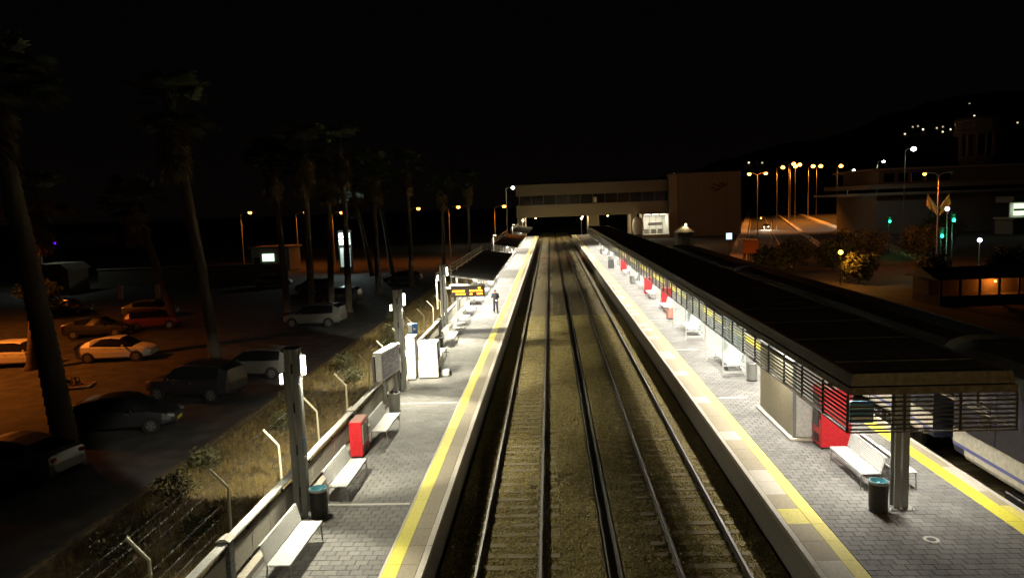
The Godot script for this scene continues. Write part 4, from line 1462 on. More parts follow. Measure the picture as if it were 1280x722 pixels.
func car_park() -> void:
	var b := B.new()
	b.quad(Vector3(-90, 0, 0), Vector3(-13, 0, 0), Vector3(-13, 0, -150), Vector3(-90, 0, -150), Vector3(-40, -5, -50))
	struct(obj("car_park", b, M.asphalt))
	b = B.new()
	b.span(-13.0, -12.8, -0.3, 0.1, -5, -150, 0.02)
	struct(obj("kerb", b, M.earth))
	var white := dirt(lin(0.72, 0.7, 0.66), 0.25, 0.6, noise_tex(31, 0.02, 0.9, 1.0))
	white.clearcoat_enabled = true; white.clearcoat = 0.6; white.clearcoat_roughness = 0.1
	var silver := mat(lin(0.24, 0.235, 0.22), 0.3, 0.5)
	silver.clearcoat_enabled = true
	var dark := mat(lin(0.015, 0.016, 0.02), 0.18)
	dark.clearcoat_enabled = true
	var redp := mat(lin(0.14, 0.012, 0.012), 0.2)
	redp.clearcoat_enabled = true
	make_car("white sedan standing alone in the open lane of the car park", Vector3(-26.6, 0, -43.4), 0.12, "sedan", white)
	make_car("white hatchback cut by the near palm trunk beside the white sedan", Vector3(-32.0, 0, -42.4), 0.1, "hatch", white)
	make_car("black off-roader parked beside a palm trunk", Vector3(-16.9, 0, -33.6), 2.95, "suv", dark)
	make_car("silver hatchback parked nose to nose with the black off-roader", Vector3(-15.6, 0, -38.0), 3.0, "hatch", silver)
	make_car("glossy black sedan parked near the dry shrubs", Vector3(-17.6, 0, -28.6), 0.15, "sedan", dark)
	make_car("orange-lit sedan half hidden behind the thick palm trunk", Vector3(-18.2, 0, -23.2), 3.0, "sedan", silver)
	make_car("pale estate car parked between the palms, alone in its row", Vector3(-17.9, 0, -54.6), 3.05, "suv", silver)
	make_car("dark sedan next to the round dark bush", Vector3(-45.0, 0, -66.0), 0.2, "sedan", dark)
	make_car("dark sedan parked behind the white one, nose to the road", Vector3(-33.6, 0, -52.6), 0.25, "sedan", dark)
	make_car("dark red hatchback behind the white sedan", Vector3(-31.0, 0, -55.6), 0.42, "hatch", redp)
	make_car("silver sedan showing one wheel beyond the red hatchback", Vector3(-35.0, 0, -62.6), 0.15, "sedan", silver)
	make_car("pale sedan parked below the small lit house", Vector3(-33.0, 0, -86.0), 0.1, "sedan", silver)
	make_car("black hatchback parked under the row of far palms", Vector3(-19.8, 0, -68.0), 3.1, "hatch", dark)
	make_car("black sedan with a shiny roof near the far palms and the verge", Vector3(-17.2, 0, -85.0), 3.1, "sedan", dark)
	make_car("dark hatchback at the back of the car park by the tall lit panel", Vector3(-25.5, 0, -78.0), 3.0, "hatch", dark)
	# sodium lamps: some in view far off, those nearer stand outside the frame
	var grp := "orange street lamps of the car park"
	street_lamp("orange street lamp lighting the white sedan's lane", Vector3(-35.2, 0, -38.5), 9.0, Vector3(1, 0, 0), M.sodium_bulb, SODIUM, 150.0, grp)
	street_lamp("orange street lamp among the parked cars on the verge side", Vector3(-47.0, 0, -56.0), 9.0, Vector3(1, 0, 0), M.sodium_bulb, SODIUM, 60.0, grp)
	var far := "orange street lamp beyond the row of palms"
	for p in [[-49.0, 8.98], [-39.8, 8.66], [-33.8, 8.44], [-21.2, 8.64], [-14.7, 8.67], [-7.3, 8.52]]:
		street_lamp(far, Vector3(p[0] - 1.6, 0, -120.0), p[1], Vector3(1, 0, 0), M.sodium_bulb, SODIUM, 26.0, grp, 1, 0.3)
	street_lamp("white street lamp on a leaning pale pole by the gatehouse", Vector3(-65.3, 0, -90.0), 9.1, Vector3(1, 0, 0), M.white_bulb, Color(0.95, 1.0, 0.92), 10.0, "", 1, 0.35)
	street_lamp("white street lamp high above the footbridge's left end", Vector3(-9.8, 0, -170.0), 12.6, Vector3(1, 0, 0), M.white_bulb, Color(0.95, 1.0, 0.92), 15.0, "", 1, 0.4)
	# planter island with a shrub
	var t := thing("planter_island", "small kerbed island with a dry shrub in the car park", "planter", Vector3(-24.8, 0.004, -36.2), 0.3)
	b = B.new()
	b.box(Vector3(0, 0.06, 0), Vector3(2.0, 0.13, 1.2), Basis(), 0.03)
	obj("kerb", b, M.concrete, t)
	b = B.new()
	b.box(Vector3(0, 0.1, 0), Vector3(1.75, 0.1, 0.95))
	obj("soil", b, M.earth, t)
	leaf_clump(t, "shrub", Vector3(0, 0.15, 0), Vector3(0.7, 0.55, 0.4), 260, 0.09, Color(0.07, 0.07, 0.03))
	# gatehouse, wall and gate pillars
	t = thing("gatehouse", "low pale gatehouse with a slim chimney at the back of the car park", "building", Vector3(-60.5, 0, -86.0))
	b = B.new()
	b.span(-2.3, 2.6, 0.0, 2.7, 0.0, -4.0, 0.03)
	obj("wall", b, M.facade, t)
	b = B.new()
	b.prism([Vector2(-2.6, 2.7), Vector2(2.9, 2.7), Vector2(1.9, 3.5), Vector2(-1.7, 3.5)], 2, 0.3, -4.3)
	obj("roof", b, M.facade2, t)
	b = B.new()
	b.cyl(Vector3(-1.3, 3.0, -1.0), Vector3(-1.3, 5.6, -1.0), 0.22, 0.2, 10)
	obj("chimney", b, M.coping, t)
	b = B.new()
	b.span(-1.9, -1.1, 0.0, 2.1, 0.005, 0.08, 0.01)
	obj("door", b, M.dark_metal, t)
	b = B.new()
	b.span(0.2, 1.6, 1.0, 2.0, 0.005, 0.08, 0.01)
	obj("window", b, M.dark_glass, t)
	t = thing("boundary_wall", "long low wall behind the gatehouse", "wall", Vector3(-48.0, 0, -92.0))
	b = B.new()
	b.span(-10.0, 14.0, 0.0, 2.2, 0.0, -0.3, 0.03)
	obj("wall", b, M.facade2, t)
	b = B.new()
	b.span(-10.1, 14.1, 2.2, 2.32, 0.06, -0.36, 0.02)
	obj("coping", b, M.facade, t)
	for p in [-46.5, -42.4]:
		t = thing("gate_pillar", "short orange-lit gate pillar before the low wall", "pillar", Vector3(p, 0, -77.5), 0.0, "gate pillars")
		b = B.new()
		b.box(Vector3(0, 0.65, 0), Vector3(0.4, 1.3, 0.4), Basis(), 0.02)
		obj("shaft", b, M.concrete, t)
		b = B.new()
		b.box(Vector3(0, 1.34, 0), Vector3(0.5, 0.08, 0.5), Basis(), 0.02)
		obj("cap", b, M.coping, t)
	# small house with a lit window, tall lit panel, purple neon
	t = thing("small_house", "small orange-lit house with one bright window behind the cars", "building", Vector3(-43.0, 0, -110.0))
	b = B.new()
	b.span(-2.2, 3.6, 0.0, 3.4, 0.0, -5.0, 0.03)
	obj("wall", b, M.facade, t)
	b = B.new()
	b.span(-2.5, 3.9, 3.4, 3.65, 0.4, -5.4, 0.03)
	obj("roof", b, M.facade2, t)
	b = B.new()
	b.span(-0.5, 1.3, 1.5, 2.6, 0.01, 0.1, 0.01)
	obj("lit_window", b, glow(Color(0.85, 1.0, 0.85), 1.6), t)
	b = B.new()
	b.span(-1.8, -0.9, 0.0, 2.1, 0.01, 0.08, 0.01)
	obj("door", b, M.dark_metal, t)
	t = thing("advertising_totem", "tall white lit advertising panel glowing behind the palms", "sign", Vector3(-28.0, 0, -100.0))
	b = B.new()
	b.span(-0.9, 0.9, 0.3, 6.0, -0.3, 0.0, 0.03)
	obj("frame", b, M.dark_metal, t)
	for y in [[4.05, 4.75], [4.9, 5.6]]:
		for x in [[-0.75, -0.05], [0.05, 0.75]]:
			b = B.new()
			b.span(x[0], x[1], y[0], y[1], 0.005, 0.03, 0.005)
			obj("bright_pane", b, glow(Color(0.9, 1.0, 0.97), 3.0), t)
	b = B.new()
	b.span(-0.7, 0.7, 1.0, 3.6, 0.005, 0.03, 0.005)
	var pmat := glow(Color(0.75, 0.85, 0.8), 0.5)
	obj("dim_pane", b, pmat, t)
	b = B.new()
	b.span(-0.5, 0.5, 0.0, 0.3, -0.25, -0.05)
	obj("foot", b, M.concrete, t)
	omni(Vector3(0, 4.8, 0.6), Color(0.9, 1.0, 0.97), 12.0, 0.3, t)
	t = thing("neon_building", "dark distant building with a purple neon sign", "building", Vector3(-175.0, -0.6, -252.0))
	b = B.new()
	b.span(-14.0, 16.0, 0.0, 4.5, 0.0, -14.0, 0.1)
	obj("wall", b, M.facade2, t)
	b = B.new()
	b.span(-14.4, 16.4, 4.5, 4.9, 0.4, -14.4, 0.1)
	obj("roof", b, M.dark_metal, t)
	b = B.new()
	for k in 7: b.box(Vector3(-2.4 + 0.72 * k, 1.9 + 0.12 * sin(k * 2.0), 0.15), Vector3(0.5, 0.5 + 0.25 * sin(k * 1.3), 0.1), Basis(Vector3(0, 0, 1), 0.3 * sin(k)), 0.05)
	obj("neon_sign", b, glow(Color(0.42, 0.1, 1.0), 2.5), t)

# ---------------------------------------------------------------- plants
func leaf_clump(parent: Node, called: String, c: Vector3, r: Vector3, n: int, size: float, col: Color, m: Material = null) -> MeshInstance3D:
	var st := SurfaceTool.new()
	st.begin(Mesh.PRIMITIVE_TRIANGLES)
	for i in n:
		var u := Vector3(rng.randfn(), rng.randfn(), rng.randfn()).normalized()
		var lump := 0.75 + 0.25 * sin(u.x * 5.0 + 1.3) * cos(u.z * 4.0 + u.y * 3.0)
		var p := c + u * r * pow(rng.randf(), 0.35) * lump
		var bs := Basis.from_euler(Vector3(rng.randf() * TAU, rng.randf() * TAU, rng.randf() * TAU))
		var s := size * rng.randf_range(0.6, 1.4)
		var k := rng.randf_range(0.6, 1.4)
		var cc := Color(col.r * k, col.g * k, col.b * k)
		var q := [p + bs * Vector3(-s, 0, 0), p + bs * Vector3(0, 0, s * 0.4), p + bs * Vector3(s, s * 0.15, 0), p + bs * Vector3(0, 0, -s * 0.4)]
		for j in [0, 1, 2, 0, 2, 3]:
			st.set_color(cc); st.set_normal(-bs.y); st.add_vertex(q[j])
	return obj(called, st.commit(), M.leaf if m == null else m, parent)

func palm_crown(seed_: int, live: int, dead: int) -> Array:   # fan palm: stalks that end in a fan of narrow blades; dead ones hang against the trunk
	var r := RandomNumberGenerator.new()
	r.seed = seed_
	var out: Array = []
	for pass_ in 2:
		var st := SurfaceTool.new()
		st.begin(Mesh.PRIMITIVE_TRIANGLES)
		for i in (live if pass_ == 0 else dead):
			var an := r.randf() * TAU
			var el := r.randf_range(-0.5, 1.3) if pass_ == 0 else r.randf_range(-1.45, -1.05)
			var d := Vector3(cos(an) * cos(el), sin(el), sin(an) * cos(el))
			var base := Vector3(0, r.randf_range(-0.3, 0.3) if pass_ == 0 else r.randf_range(-1.6, 0.0), 0) + Vector3(cos(an), 0, sin(an)) * 0.15
			var ln := r.randf_range(0.7, 1.1) if pass_ == 0 else r.randf_range(0.3, 0.5)
			var tip := base + d * ln
			var side := d.cross(Vector3.UP).normalized()
			var up := side.cross(d)
			var q := [base - side * 0.02, tip - side * 0.015, tip + side * 0.015, base + side * 0.02]
			for j in [0, 1, 2, 0, 2, 3]:
				st.set_normal(up); st.add_vertex(q[j])
			for k in 15:
				var a := lerpf(-1.25, 1.25, k / 14.0)
				var dd := (d * cos(a) + side * sin(a) + up * r.randf_range(-0.1, 0.1)).normalized()
				var l2 := r.randf_range(0.55, 0.85) * (1.0 if pass_ == 0 else 0.8)
				var mid := tip + dd * l2 * 0.6
				var end := tip + dd * l2 + Vector3(0, -0.22 * l2, 0)
				var w := dd.cross(up).normalized() * 0.03
				var p := [tip, mid - w, end, mid + w]
				for j in [0, 1, 2, 0, 2, 3]:
					st.set_normal(up); st.add_vertex(p[j])
		out.append(st.commit())
	return out

func palms() -> void:
	var crowns := [palm_crown(5, 46, 60), palm_crown(9, 40, 75)]
	var spots := [
		[Vector3(-16.9, 0, -24.2), Vector3(-18.7, 13.0, -24.4), 0.44, "thick dark palm trunk rising beside the orange-lit sedan"],
		[Vector3(-17.5, 0, -37.2), Vector3(-18.7, 13.5, -36.6), 0.34, "dark palm trunk standing over the black off-roader"],
		[Vector3(-29.6, 0, -56.3), Vector3(-32.2, 9.8, -56.3), 0.3, "leaning palm with an orange-lit trunk behind the white sedan"],
		[Vector3(-30.4, 0, -41.0), Vector3(-29.9, 9.6, -42.0), 0.3, "palm with an orange-lit skirt of dry fronds near the white hatchback"],
		[Vector3(-21.2, 0, -58.0), Vector3(-21.8, 12.6, -58.0), 0.3, "tall dark palm in the row along the car park"],
		[Vector3(-18.8, 0, -56.6), Vector3(-19.0, 13.2, -57.0), 0.3, "tall dark palm in the row along the car park"],
		[Vector3(-19.6, 0, -64.4), Vector3(-19.4, 12.0, -64.4), 0.3, "tall dark palm in the row along the car park"],
		[Vector3(-17.3, 0, -61.8), Vector3(-17.4, 13.6, -62.0), 0.3, "tall dark palm in the row along the car park"],
		[Vector3(-17.8, 0, -75.0), Vector3(-18.0, 12.4, -75.0), 0.3, "tall dark palm in the row along the car park"],
		[Vector3(-15.5, 0, -81.0), Vector3(-15.6, 13.0, -81.0), 0.28, "tall dark palm in the row along the car park"],
		[Vector3(-23.4, 0, -95.7), Vector3(-25.4, 10.8, -95.7), 0.3, "slim leaning palm lit orange near the tall lit panel"],
		[Vector3(-21.0, 0, -97.0), Vector3(-22.6, 11.6, -97.0), 0.3, "slim upright palm lit orange near the tall lit panel"],
		[Vector3(-14.6, 0, -100.0), Vector3(-14.6, 11.0, -100.0), 0.28, "tall dark palm in the row along the car park"],
		[Vector3(-12.2, 0, -110.0), Vector3(-12.2, 12.0, -110.0), 0.28, "tall dark palm in the row along the car park"]]
	var i := 0
	for s in spots:
		var t := thing("palm_tree", s[3], "palm", s[0], 0.0, "palms in the car park")
		var top: Vector3 = s[1] - s[0]
		var b := B.new()
		var n := 40
		for k in n:
			var a: Vector3 = top * (float(k) / n) + Vector3(0.18 * sin(2.2 * k / n), 0, 0)
			var c: Vector3 = top * (float(k + 1) / n) + Vector3(0.18 * sin(2.2 * (k + 1) / n), 0, 0)
			var r: float = s[2] * (1.0 - 0.35 * k / n) * (1.25 if k == 0 else 1.0)
			b.cyl(a, c, r * 1.06, r * 0.93, 10, k == 0 or k == n - 1)
		obj("trunk", b, M.trunk, t)
		var cr: Array = crowns[i % 2]
		var live := obj("crown", cr[0], M.frond, t)
		var dead := obj("dry_skirt", cr[1], M.dry, t)
		for o in [live, dead]:
			o.position = top + Vector3(0.18 * sin(2.2), 0.1, 0); o.rotation.y = i * 1.3; o.scale = Vector3.ONE * (1.25 + 0.1 * (i % 3))
		i += 1

func verge() -> void:
	# earth bank between the platform and the car park
	var f := FastNoiseLite.new()
	f.seed = 11; f.frequency = 0.35
	var hy := func(x: float, z: float) -> float:
		return lerpf(0.5, 0.02, smoothstep(-7.3, -12.4, x)) + 0.1 * f.get_noise_2d(x, z) * smoothstep(-6.9, -8.0, x)
	var b := B.new()
	var z := ZN
	while z > -190.0:
		var dz := 0.8 if z > -60.0 else 5.0
		for k in 12:
			var xa := lerpf(-6.6, -12.8, k / 12.0); var xb := lerpf(-6.6, -12.8, (k + 1) / 12.0)
			b.quad(Vector3(xa, hy.call(xa, z), z), Vector3(xb, hy.call(xb, z), z), Vector3(xb, hy.call(xb, z - dz), z - dz), Vector3(xa, hy.call(xa, z - dz), z - dz), Vector3(xa, -5, z))
		z -= dz
	struct(obj("earth_bank", b, M.earth))
	# dry grass
	var st := SurfaceTool.new()
	st.begin(Mesh.PRIMITIVE_TRIANGLES)
	for k in 7:
		var an := rng.randf() * TAU
		var o := Vector3(rng.randf_range(-0.06, 0.06), 0, rng.randf_range(-0.06, 0.06))
		var s := Vector3(cos(an), 0, sin(an)) * 0.006
		var tip := o + Vector3(rng.randf_range(-0.14, 0.14), rng.randf_range(0.18, 0.4), rng.randf_range(-0.14, 0.14))
		for p in [o - s, o + s, tip]:
			st.set_normal((tip - o).cross(s).normalized()); st.add_vertex(p)
	var mm := MultiMesh.new()
	mm.transform_format = MultiMesh.TRANSFORM_3D
	mm.use_colors = true
	mm.mesh = st.commit()
	mm.instance_count = 26000
	for i in mm.instance_count:
		var x := rng.randf_range(-12.6, -7.05)
		var zz := -9.0 - 75.0 * pow(rng.randf(), 1.3)
		var s := rng.randf_range(0.4, 1.15) * (0.6 + 0.6 * f.get_noise_2d(x * 2.0, zz * 2.0 + 40.0) + 0.2)
		mm.set_instance_transform(i, Transform3D(Basis(Vector3.UP, rng.randf() * TAU).scaled(Vector3.ONE * maxf(s, 0.2)), Vector3(x, hy.call(x, zz) - 0.01, zz)))
		var g := rng.randf()
		mm.set_instance_color(i, Color(lerpf(0.16, 0.34, g), lerpf(0.14, 0.23, g), lerpf(0.04, 0.085, g)))
	var mi := MultiMeshInstance3D.new()
	mi.name = "dry_grass"
	mi.multimesh = mm
	var gm := mat(Color.WHITE, 0.9)
	gm.vertex_color_use_as_albedo = true
	mi.material_override = gm
	tag(mi, "dry grass covering the bank between platform and car park", "grass").set_meta("kind", "stuff")
	add_child(mi)
	# shrubs on the bank
	var labs := "dry shrub on the bank beside the security fence"
	for p in [[-9.4, -14.0, 0.8], [-10.6, -16.5, 0.9], [-9.2, -17.8, 0.6], [-11.2, -20.5, 1.0], [-11.8, -23.5, 0.8], [-10.3, -27.0, 0.9], [-11.4, -31.0, 1.0], [-9.6, -34.5, 0.8], [-11.0, -38.0, 1.0], [-9.5, -42.0, 0.9], [-10.5, -47.0, 1.1], [-11.5, -54.0, 1.2]]:
		var y: float = hy.call(p[0], p[1])
		var t := thing("shrub", labs, "shrub", Vector3(p[0], y, p[1]), 0.0, "dry shrubs on the bank")
		b = B.new()
		for k in 5: b.cyl(Vector3(0, -0.05, 0), Vector3(rng.randf_range(-0.4, 0.4), 0.6, rng.randf_range(-0.4, 0.4)) * p[2], 0.02, 0.008, 5, false)
		obj("stem", b, M.trunk, t)
		leaf_clump(t, "foliage", Vector3(0, 0.55 * p[2], 0), Vector3(0.8, 0.6, 0.8) * p[2], 420, 0.075, Color(0.085, 0.085, 0.035))
	# round dark bush by the gatehouse
	var t2 := thing("round_bush", "round dark clipped tree in front of the gatehouse", "tree", Vector3(-44.5, 0, -62.0))
	b = B.new()
	b.cyl(Vector3.ZERO, Vector3(0, 1.5, 0), 0.16, 0.11, 8)
	obj("trunk", b, M.trunk, t2)
	leaf_clump(t2, "crown", Vector3(0, 2.5, 0), Vector3(2.6, 1.3, 1.9), 2200, 0.13, Color(0.03, 0.045, 0.02))

# ---------------------------------------------------------------- street, tower and hill on the right
func far_right() -> void:
	var b := B.new()
	var line: Array = []
	for z in [-95.0, -130.0, -170.0, -215.0, -270.0, -340.0, -430.0, -560.0, -720.0]: line.append(Vector2(11.6 - 0.268 * z, z))
	var road := struct(Node3D.new())
	road.name = "road"
	add_child(road)
	for e in [[-13.0, -0.6, -0.52, M.asphalt, "carriageway"], [0.6, 9.5, -0.52, M.asphalt, "carriageway"], [-6.9, -6.75, -0.51, M.paint, "lane_line"], [-12.7, -12.55, -0.51, M.paint, "edge_line"], [9.1, 9.25, -0.51, M.paint, "edge_line"]]:
		b = B.new()
		for i in line.size() - 1:
			var a: Vector2 = line[i]; var c: Vector2 = line[i + 1]
			b.quad(Vector3(a.x + e[0], e[2], a.y), Vector3(a.x + e[1], e[2], a.y), Vector3(c.x + e[1], e[2], c.y), Vector3(c.x + e[0], e[2], c.y), Vector3(a.x, -9, a.y))
		obj(e[4], b, e[3], road)
	for s in [-14.2, 0.0, 10.6]:
		b = B.new()
		for i in line.size() - 1:
			var a: Vector2 = line[i]; var c: Vector2 = line[i + 1]
			var d := Vector3(c.x - a.x, 0, c.y - a.y)
			b.box(Vector3((a.x + c.x) * 0.5 + s, -0.5, (a.y + c.y) * 0.5), Vector3(2.0 if s != 0.0 else 1.0, 0.26 if s != 0.0 else 0.5, d.length()), Basis.looking_at(d.normalized(), Vector3.UP))
		obj("pavement" if s != 0.0 else "median", b, M.concrete, road)
	make_car("oncoming car with both headlights lit on the street past the station building", Vector3(60.3, -0.516, -212.0), -PI / 2 - 0.26, "sedan", mat(lin(0.03, 0.03, 0.03), 0.3), 55.0)
	var grp := "tall street lamps along the road"
	var k := 0
	for p in [[971, 212, -205.0], [986, 211, -235.0], [984, 208, -250.0], [991, 209, -280.0], [1007, 211, -262.0], [1016, 211, -300.0], [1040, 211, -330.0]]:
		var d: float = -p[2]
		var x: float = (p[0] - 687.0) / 930.0 * d * 1.002 + 0.06 * 0.0
		var hor: float = 255.5 - 0.03 * (p[0] - 687.0)
		var y: float = 8.46 + (hor - p[1]) / 930.0 * d
		street_lamp("tall orange street lamp beside the road beyond the station", Vector3(x - 1.6, -0.6, -d), y + 0.6, Vector3(1, 0, 0), M.sodium_bulb, Color(1.0, 0.6, 0.24), 600.0, grp, 1, 0.0026 * d, false, 66.0)
		k += 1
	for p in [[1056, 216, -210.0], [1091, 206, -200.0]]:
		var d: float = -p[2]
		street_lamp("tall white street lamp beside the orange ones along the road", Vector3((p[0] - 687.0) / 930.0 * d - 1.6, -0.6, -d), 8.46 + (255.5 - 0.03 * (p[0] - 687.0) - p[1]) / 930.0 * d + 0.6, Vector3(1, 0, 0), M.white_bulb, Color(0.95, 1.0, 0.93), 150.0, grp, 1, 0.38)
	street_lamp("twin-headed orange street lamp in front of the station building's corner", Vector3(41.0, -0.6, -150.0), 13.7, Vector3(1, 0, 0), M.sodium_bulb, SODIUM, 30.0, "", 2, 0.36, true)
	street_lamp("single white floodlight on a mast above the terraces", Vector3(69.2, -0.6, -150.0), 17.3, Vector3(1, 0, 0), M.white_bulb, Color(0.9, 1.0, 0.95), 22.0, "", 1, 0.5)
	# lamp mast with two yellow flags
	var t := street_lamp("pale twin-arm lamp post carrying two yellow flags", Vector3(45.4, -0.6, -90.0), 11.1, Vector3(-1, 0, 0.0), M.sodium_bulb, SODIUM, 70.0, "", 1, 0.2)
	b = B.new()
	b.tube([Vector3(0, 10.75, 0), Vector3(0.5, 11.1, 0), Vector3(1.6, 11.15, 0)], 0.04, 8)
	obj("arm", b, M.beige, t)
	var flagm := mat(lin(0.75, 0.5, 0.09), 0.7)
	flagm.backlight_enabled = true; flagm.backlight = Color(0.5, 0.35, 0.08)
	for s in [-1, 1]:
		b = B.new()
		b.tube([Vector3(0.05 * s, 7.0, 0.1), Vector3(1.25 * s, 8.7, 0.1)], 0.025, 6)
		var ps := obj("flag_staff", b, M.galv, t)
		var fl := B.new()
		for i in 6:
			for j in 4:
				var g := func(u: float, v: float) -> Vector3:
					var base := Vector3(lerpf(0.25, 1.22, v) * s, lerpf(7.25, 8.62, v), 0.1)
					return base + Vector3((-0.15 + 0.35 * v) * s * u, -1.15 * u - 0.1 * v * u, 0.1 * sin(u * 6.0 + v * 3.0) * u)
				fl.quad(g.call(i / 6.0, j / 4.0), g.call((i + 1) / 6.0, j / 4.0), g.call((i + 1) / 6.0, (j + 1) / 4.0), g.call(i / 6.0, (j + 1) / 4.0), Vector3(0, 7, -50))
		obj("flag", fl, flagm, ps)
	# traffic signals
	var green := glow(Color(0.1, 1.0, 0.62), 7.0)
	for p in [[42.0, 5.34, -80.0, "traffic signal showing green on the tallest post near the yellow flags"], [41.1, 3.71, -80.5, "traffic signal showing green on a short post below the yellow flags"], [48.8, 4.3, -110.0, "traffic signal showing a small green light in the dark shrubs"]]:
		t = thing("traffic_signal", p[3], "traffic light", Vector3(p[0], -0.6, p[2]), 0.0, "green traffic lights")
		b = B.new()
		b.cyl(Vector3(0, 0, -0.25), Vector3(0, p[1] + 1.2, -0.25), 0.07, 0.06, 8)
		obj("pole", b, M.dark_metal, t)
		b = B.new()
		b.span(-0.2, 0.2, p[1] + 0.35, p[1] + 1.45, -0.18, 0.05, 0.03)
		obj("head", b, M.black, t)
		for j in 3:
			b = B.new()
			b.ball(Vector3(0, p[1] + 0.6 + 0.32 * j, 0.06), Vector3(0.17, 0.17, 0.06), 12, 6)
			obj("lens", b, green if j == 0 else M.black, t)
		omni(Vector3(0, p[1] + 0.6, 0.4), Color(0.1, 1.0, 0.62), 3.0, 0.1, t)
	for p in [[42.1, 6.5, -81.5, "small round white lamp above the green traffic lights"], [44.7, 3.17, -80.0, "small round white lamp on a bracket right of the green traffic lights"]]:
		t = thing("globe_lamp", p[3], "lamp", Vector3(p[0], -0.6, p[2]))
		b = B.new()
		b.cyl(Vector3.ZERO, Vector3(0, p[1] + 0.4, 0), 0.06, 0.05, 8)
		obj("pole", b, M.galv, t)
		b = B.new()
		b.ball(Vector3(0, p[1] + 0.6, 0), Vector3(0.22, 0.22, 0.22), 12, 8)
		obj("globe", b, glow(Color(0.85, 0.9, 1.0), 8.0), t)
		omni(Vector3(0, p[1] + 0.6, 0), Color(0.85, 0.9, 1.0), 4.0, 0.15, t)
	# control tower
	t = thing("round_tower", "round concrete tower with a wider top storey on slim columns", "tower", Vector3(101.5, -0.6, -184.0))
	b = B.new()
	b.lathe([[3.7, 0.0], [3.7, 16.2], [3.9, 16.4], [3.9, 16.8], [0.0, 16.8]], 28)
	obj("shaft", b, M.facade2, t)
	for i in 12:
		b = B.new()
		var an := TAU * i / 12.0
		b.cyl(Vector3(cos(an) * 3.5, 16.4, sin(an) * 3.5), Vector3(cos(an) * 3.7, 21.8, sin(an) * 3.7), 0.24, 0.24, 8)
		obj("column", b, M.facade, t)
	b = B.new()
	b.lathe([[2.4, 16.8], [2.4, 21.8]], 20)
	obj("core", b, M.dark_metal, t)
	b = B.new()
	b.lathe([[0.0, 21.8], [4.9, 21.8], [5.0, 22.6], [4.8, 22.8], [4.6, 24.6], [5.0, 24.8], [5.0, 25.3], [4.2, 25.8], [0.0, 26.2]], 28)
	obj("top_storey", b, M.facade2, t)
	# terraced building behind
	t = thing("terraced_building", "dark terraced building with long concrete floor slabs beside the tower", "building", Vector3(82.0, -0.6, -165.0))
	b = B.new()
	b.span(-11.0, 22.0, 0.0, 8.4, -1.5, -24.0)
	obj("lower_wall", b, M.facade2, t)
	b = B.new()
	b.span(-16.0, 26.0, 8.4, 9.0, 0.5, -26.0, 0.05)
	obj("floor_slab", b, M.facade, t)
	b = B.new()
	b.span(-13.5, 26.0, 9.8, 10.8, -0.5, -26.0, 0.05)
	obj("floor_slab", b, M.facade, t)
	b = B.new()
	b.span(-9.5, 22.0, 10.8, 13.8, -4.0, -24.0)
	obj("upper_wall", b, M.facade2, t)
	b = B.new()
	b.span(-11.5, 24.0, 13.8, 14.3, -2.5, -26.0, 0.05)
	obj("roof_slab", b, M.facade, t)
	for i in 5:
		b = B.new()
		b.span(-8.5 + 3.0 * i, -6.3 + 3.0 * i, 11.3, 13.2, -3.98, -3.9, 0.02)
		obj("window", b, M.dark_glass, t)
	t = thing("low_building", "low building with two bright white windows at the tower's foot", "building", Vector3(99.0, -0.6, -150.0))
	b = B.new()
	b.span(-9.0, 12.0, 0.0, 2.9, 0.0, -6.0)
	b.span(-9.0, 12.0, 6.2, 7.4, 0.0, -6.0)
	obj("wall", b, M.facade2, t)
	b = B.new()
	b.span(-9.4, 12.4, 2.9, 3.3, 0.8, -6.0, 0.03)
	obj("ledge", b, M.facade, t)
	b = B.new()
	b.span(-9.0, 12.0, 3.3, 6.2, -1.2, -1.5)
	obj("inner_wall", b, M.white, t)
	for i in 3:
		b = B.new()
		b.span(-9.0 + 3.1 * i + 0.2, -9.0 + 3.1 * i + 2.6, 3.7, 6.0, -0.3, -0.35)
		var lw := obj("lit_window", b, glow(Color(0.9, 1.0, 0.85), [1.3, 1.3, 0.5][i]), t)
		b = B.new()
		b.span(-9.0 + 3.1 * i + 0.2, -9.0 + 3.1 * i + 2.6, 4.6, 5.0, -0.28, -0.22)
		obj("blind", b, M.dark_metal, lw)
	# pavilion with lit windows
	t = thing("low_pavilion", "low tiled-roof pavilion with orange-lit windows among dark trees", "pavilion", Vector3(34.5, -0.6, -60.0), 0.06)
	b = B.new()
	b.span(-4.0, 5.5, 0.0, 0.75, 0.0, -4.0)
	obj("base_wall", b, M.facade2, t)
	b = B.new()
	b.span(-4.0, 5.5, 0.75, 2.1, -1.6, -4.0)
	obj("rear_wall", b, M.facade, t)
	for i in 7:
		b = B.new()
		b.span(-4.0 + 1.55 * i, -3.85 + 1.55 * i, 0.75, 2.1, -0.15, 0.0, 0.01)
		obj("post", b, M.dark_metal, t)
	b = B.new()
	b.prism([Vector2(0.5, 2.1), Vector2(-2.0, 2.9), Vector2(-4.5, 2.1)], 0, -4.5, 6.0)
	obj("roof", b, M.brown_metal, t)
	omni(Vector3(1.0, 1.7, -1.0), SODIUM, 1.4, 0.1, t)
	b = B.new()
	b.ball(Vector3(1.0, 1.7, -1.0), Vector3(0.09, 0.09, 0.09), 8, 6)
	obj("lamp", b, M.sodium_bulb, t)
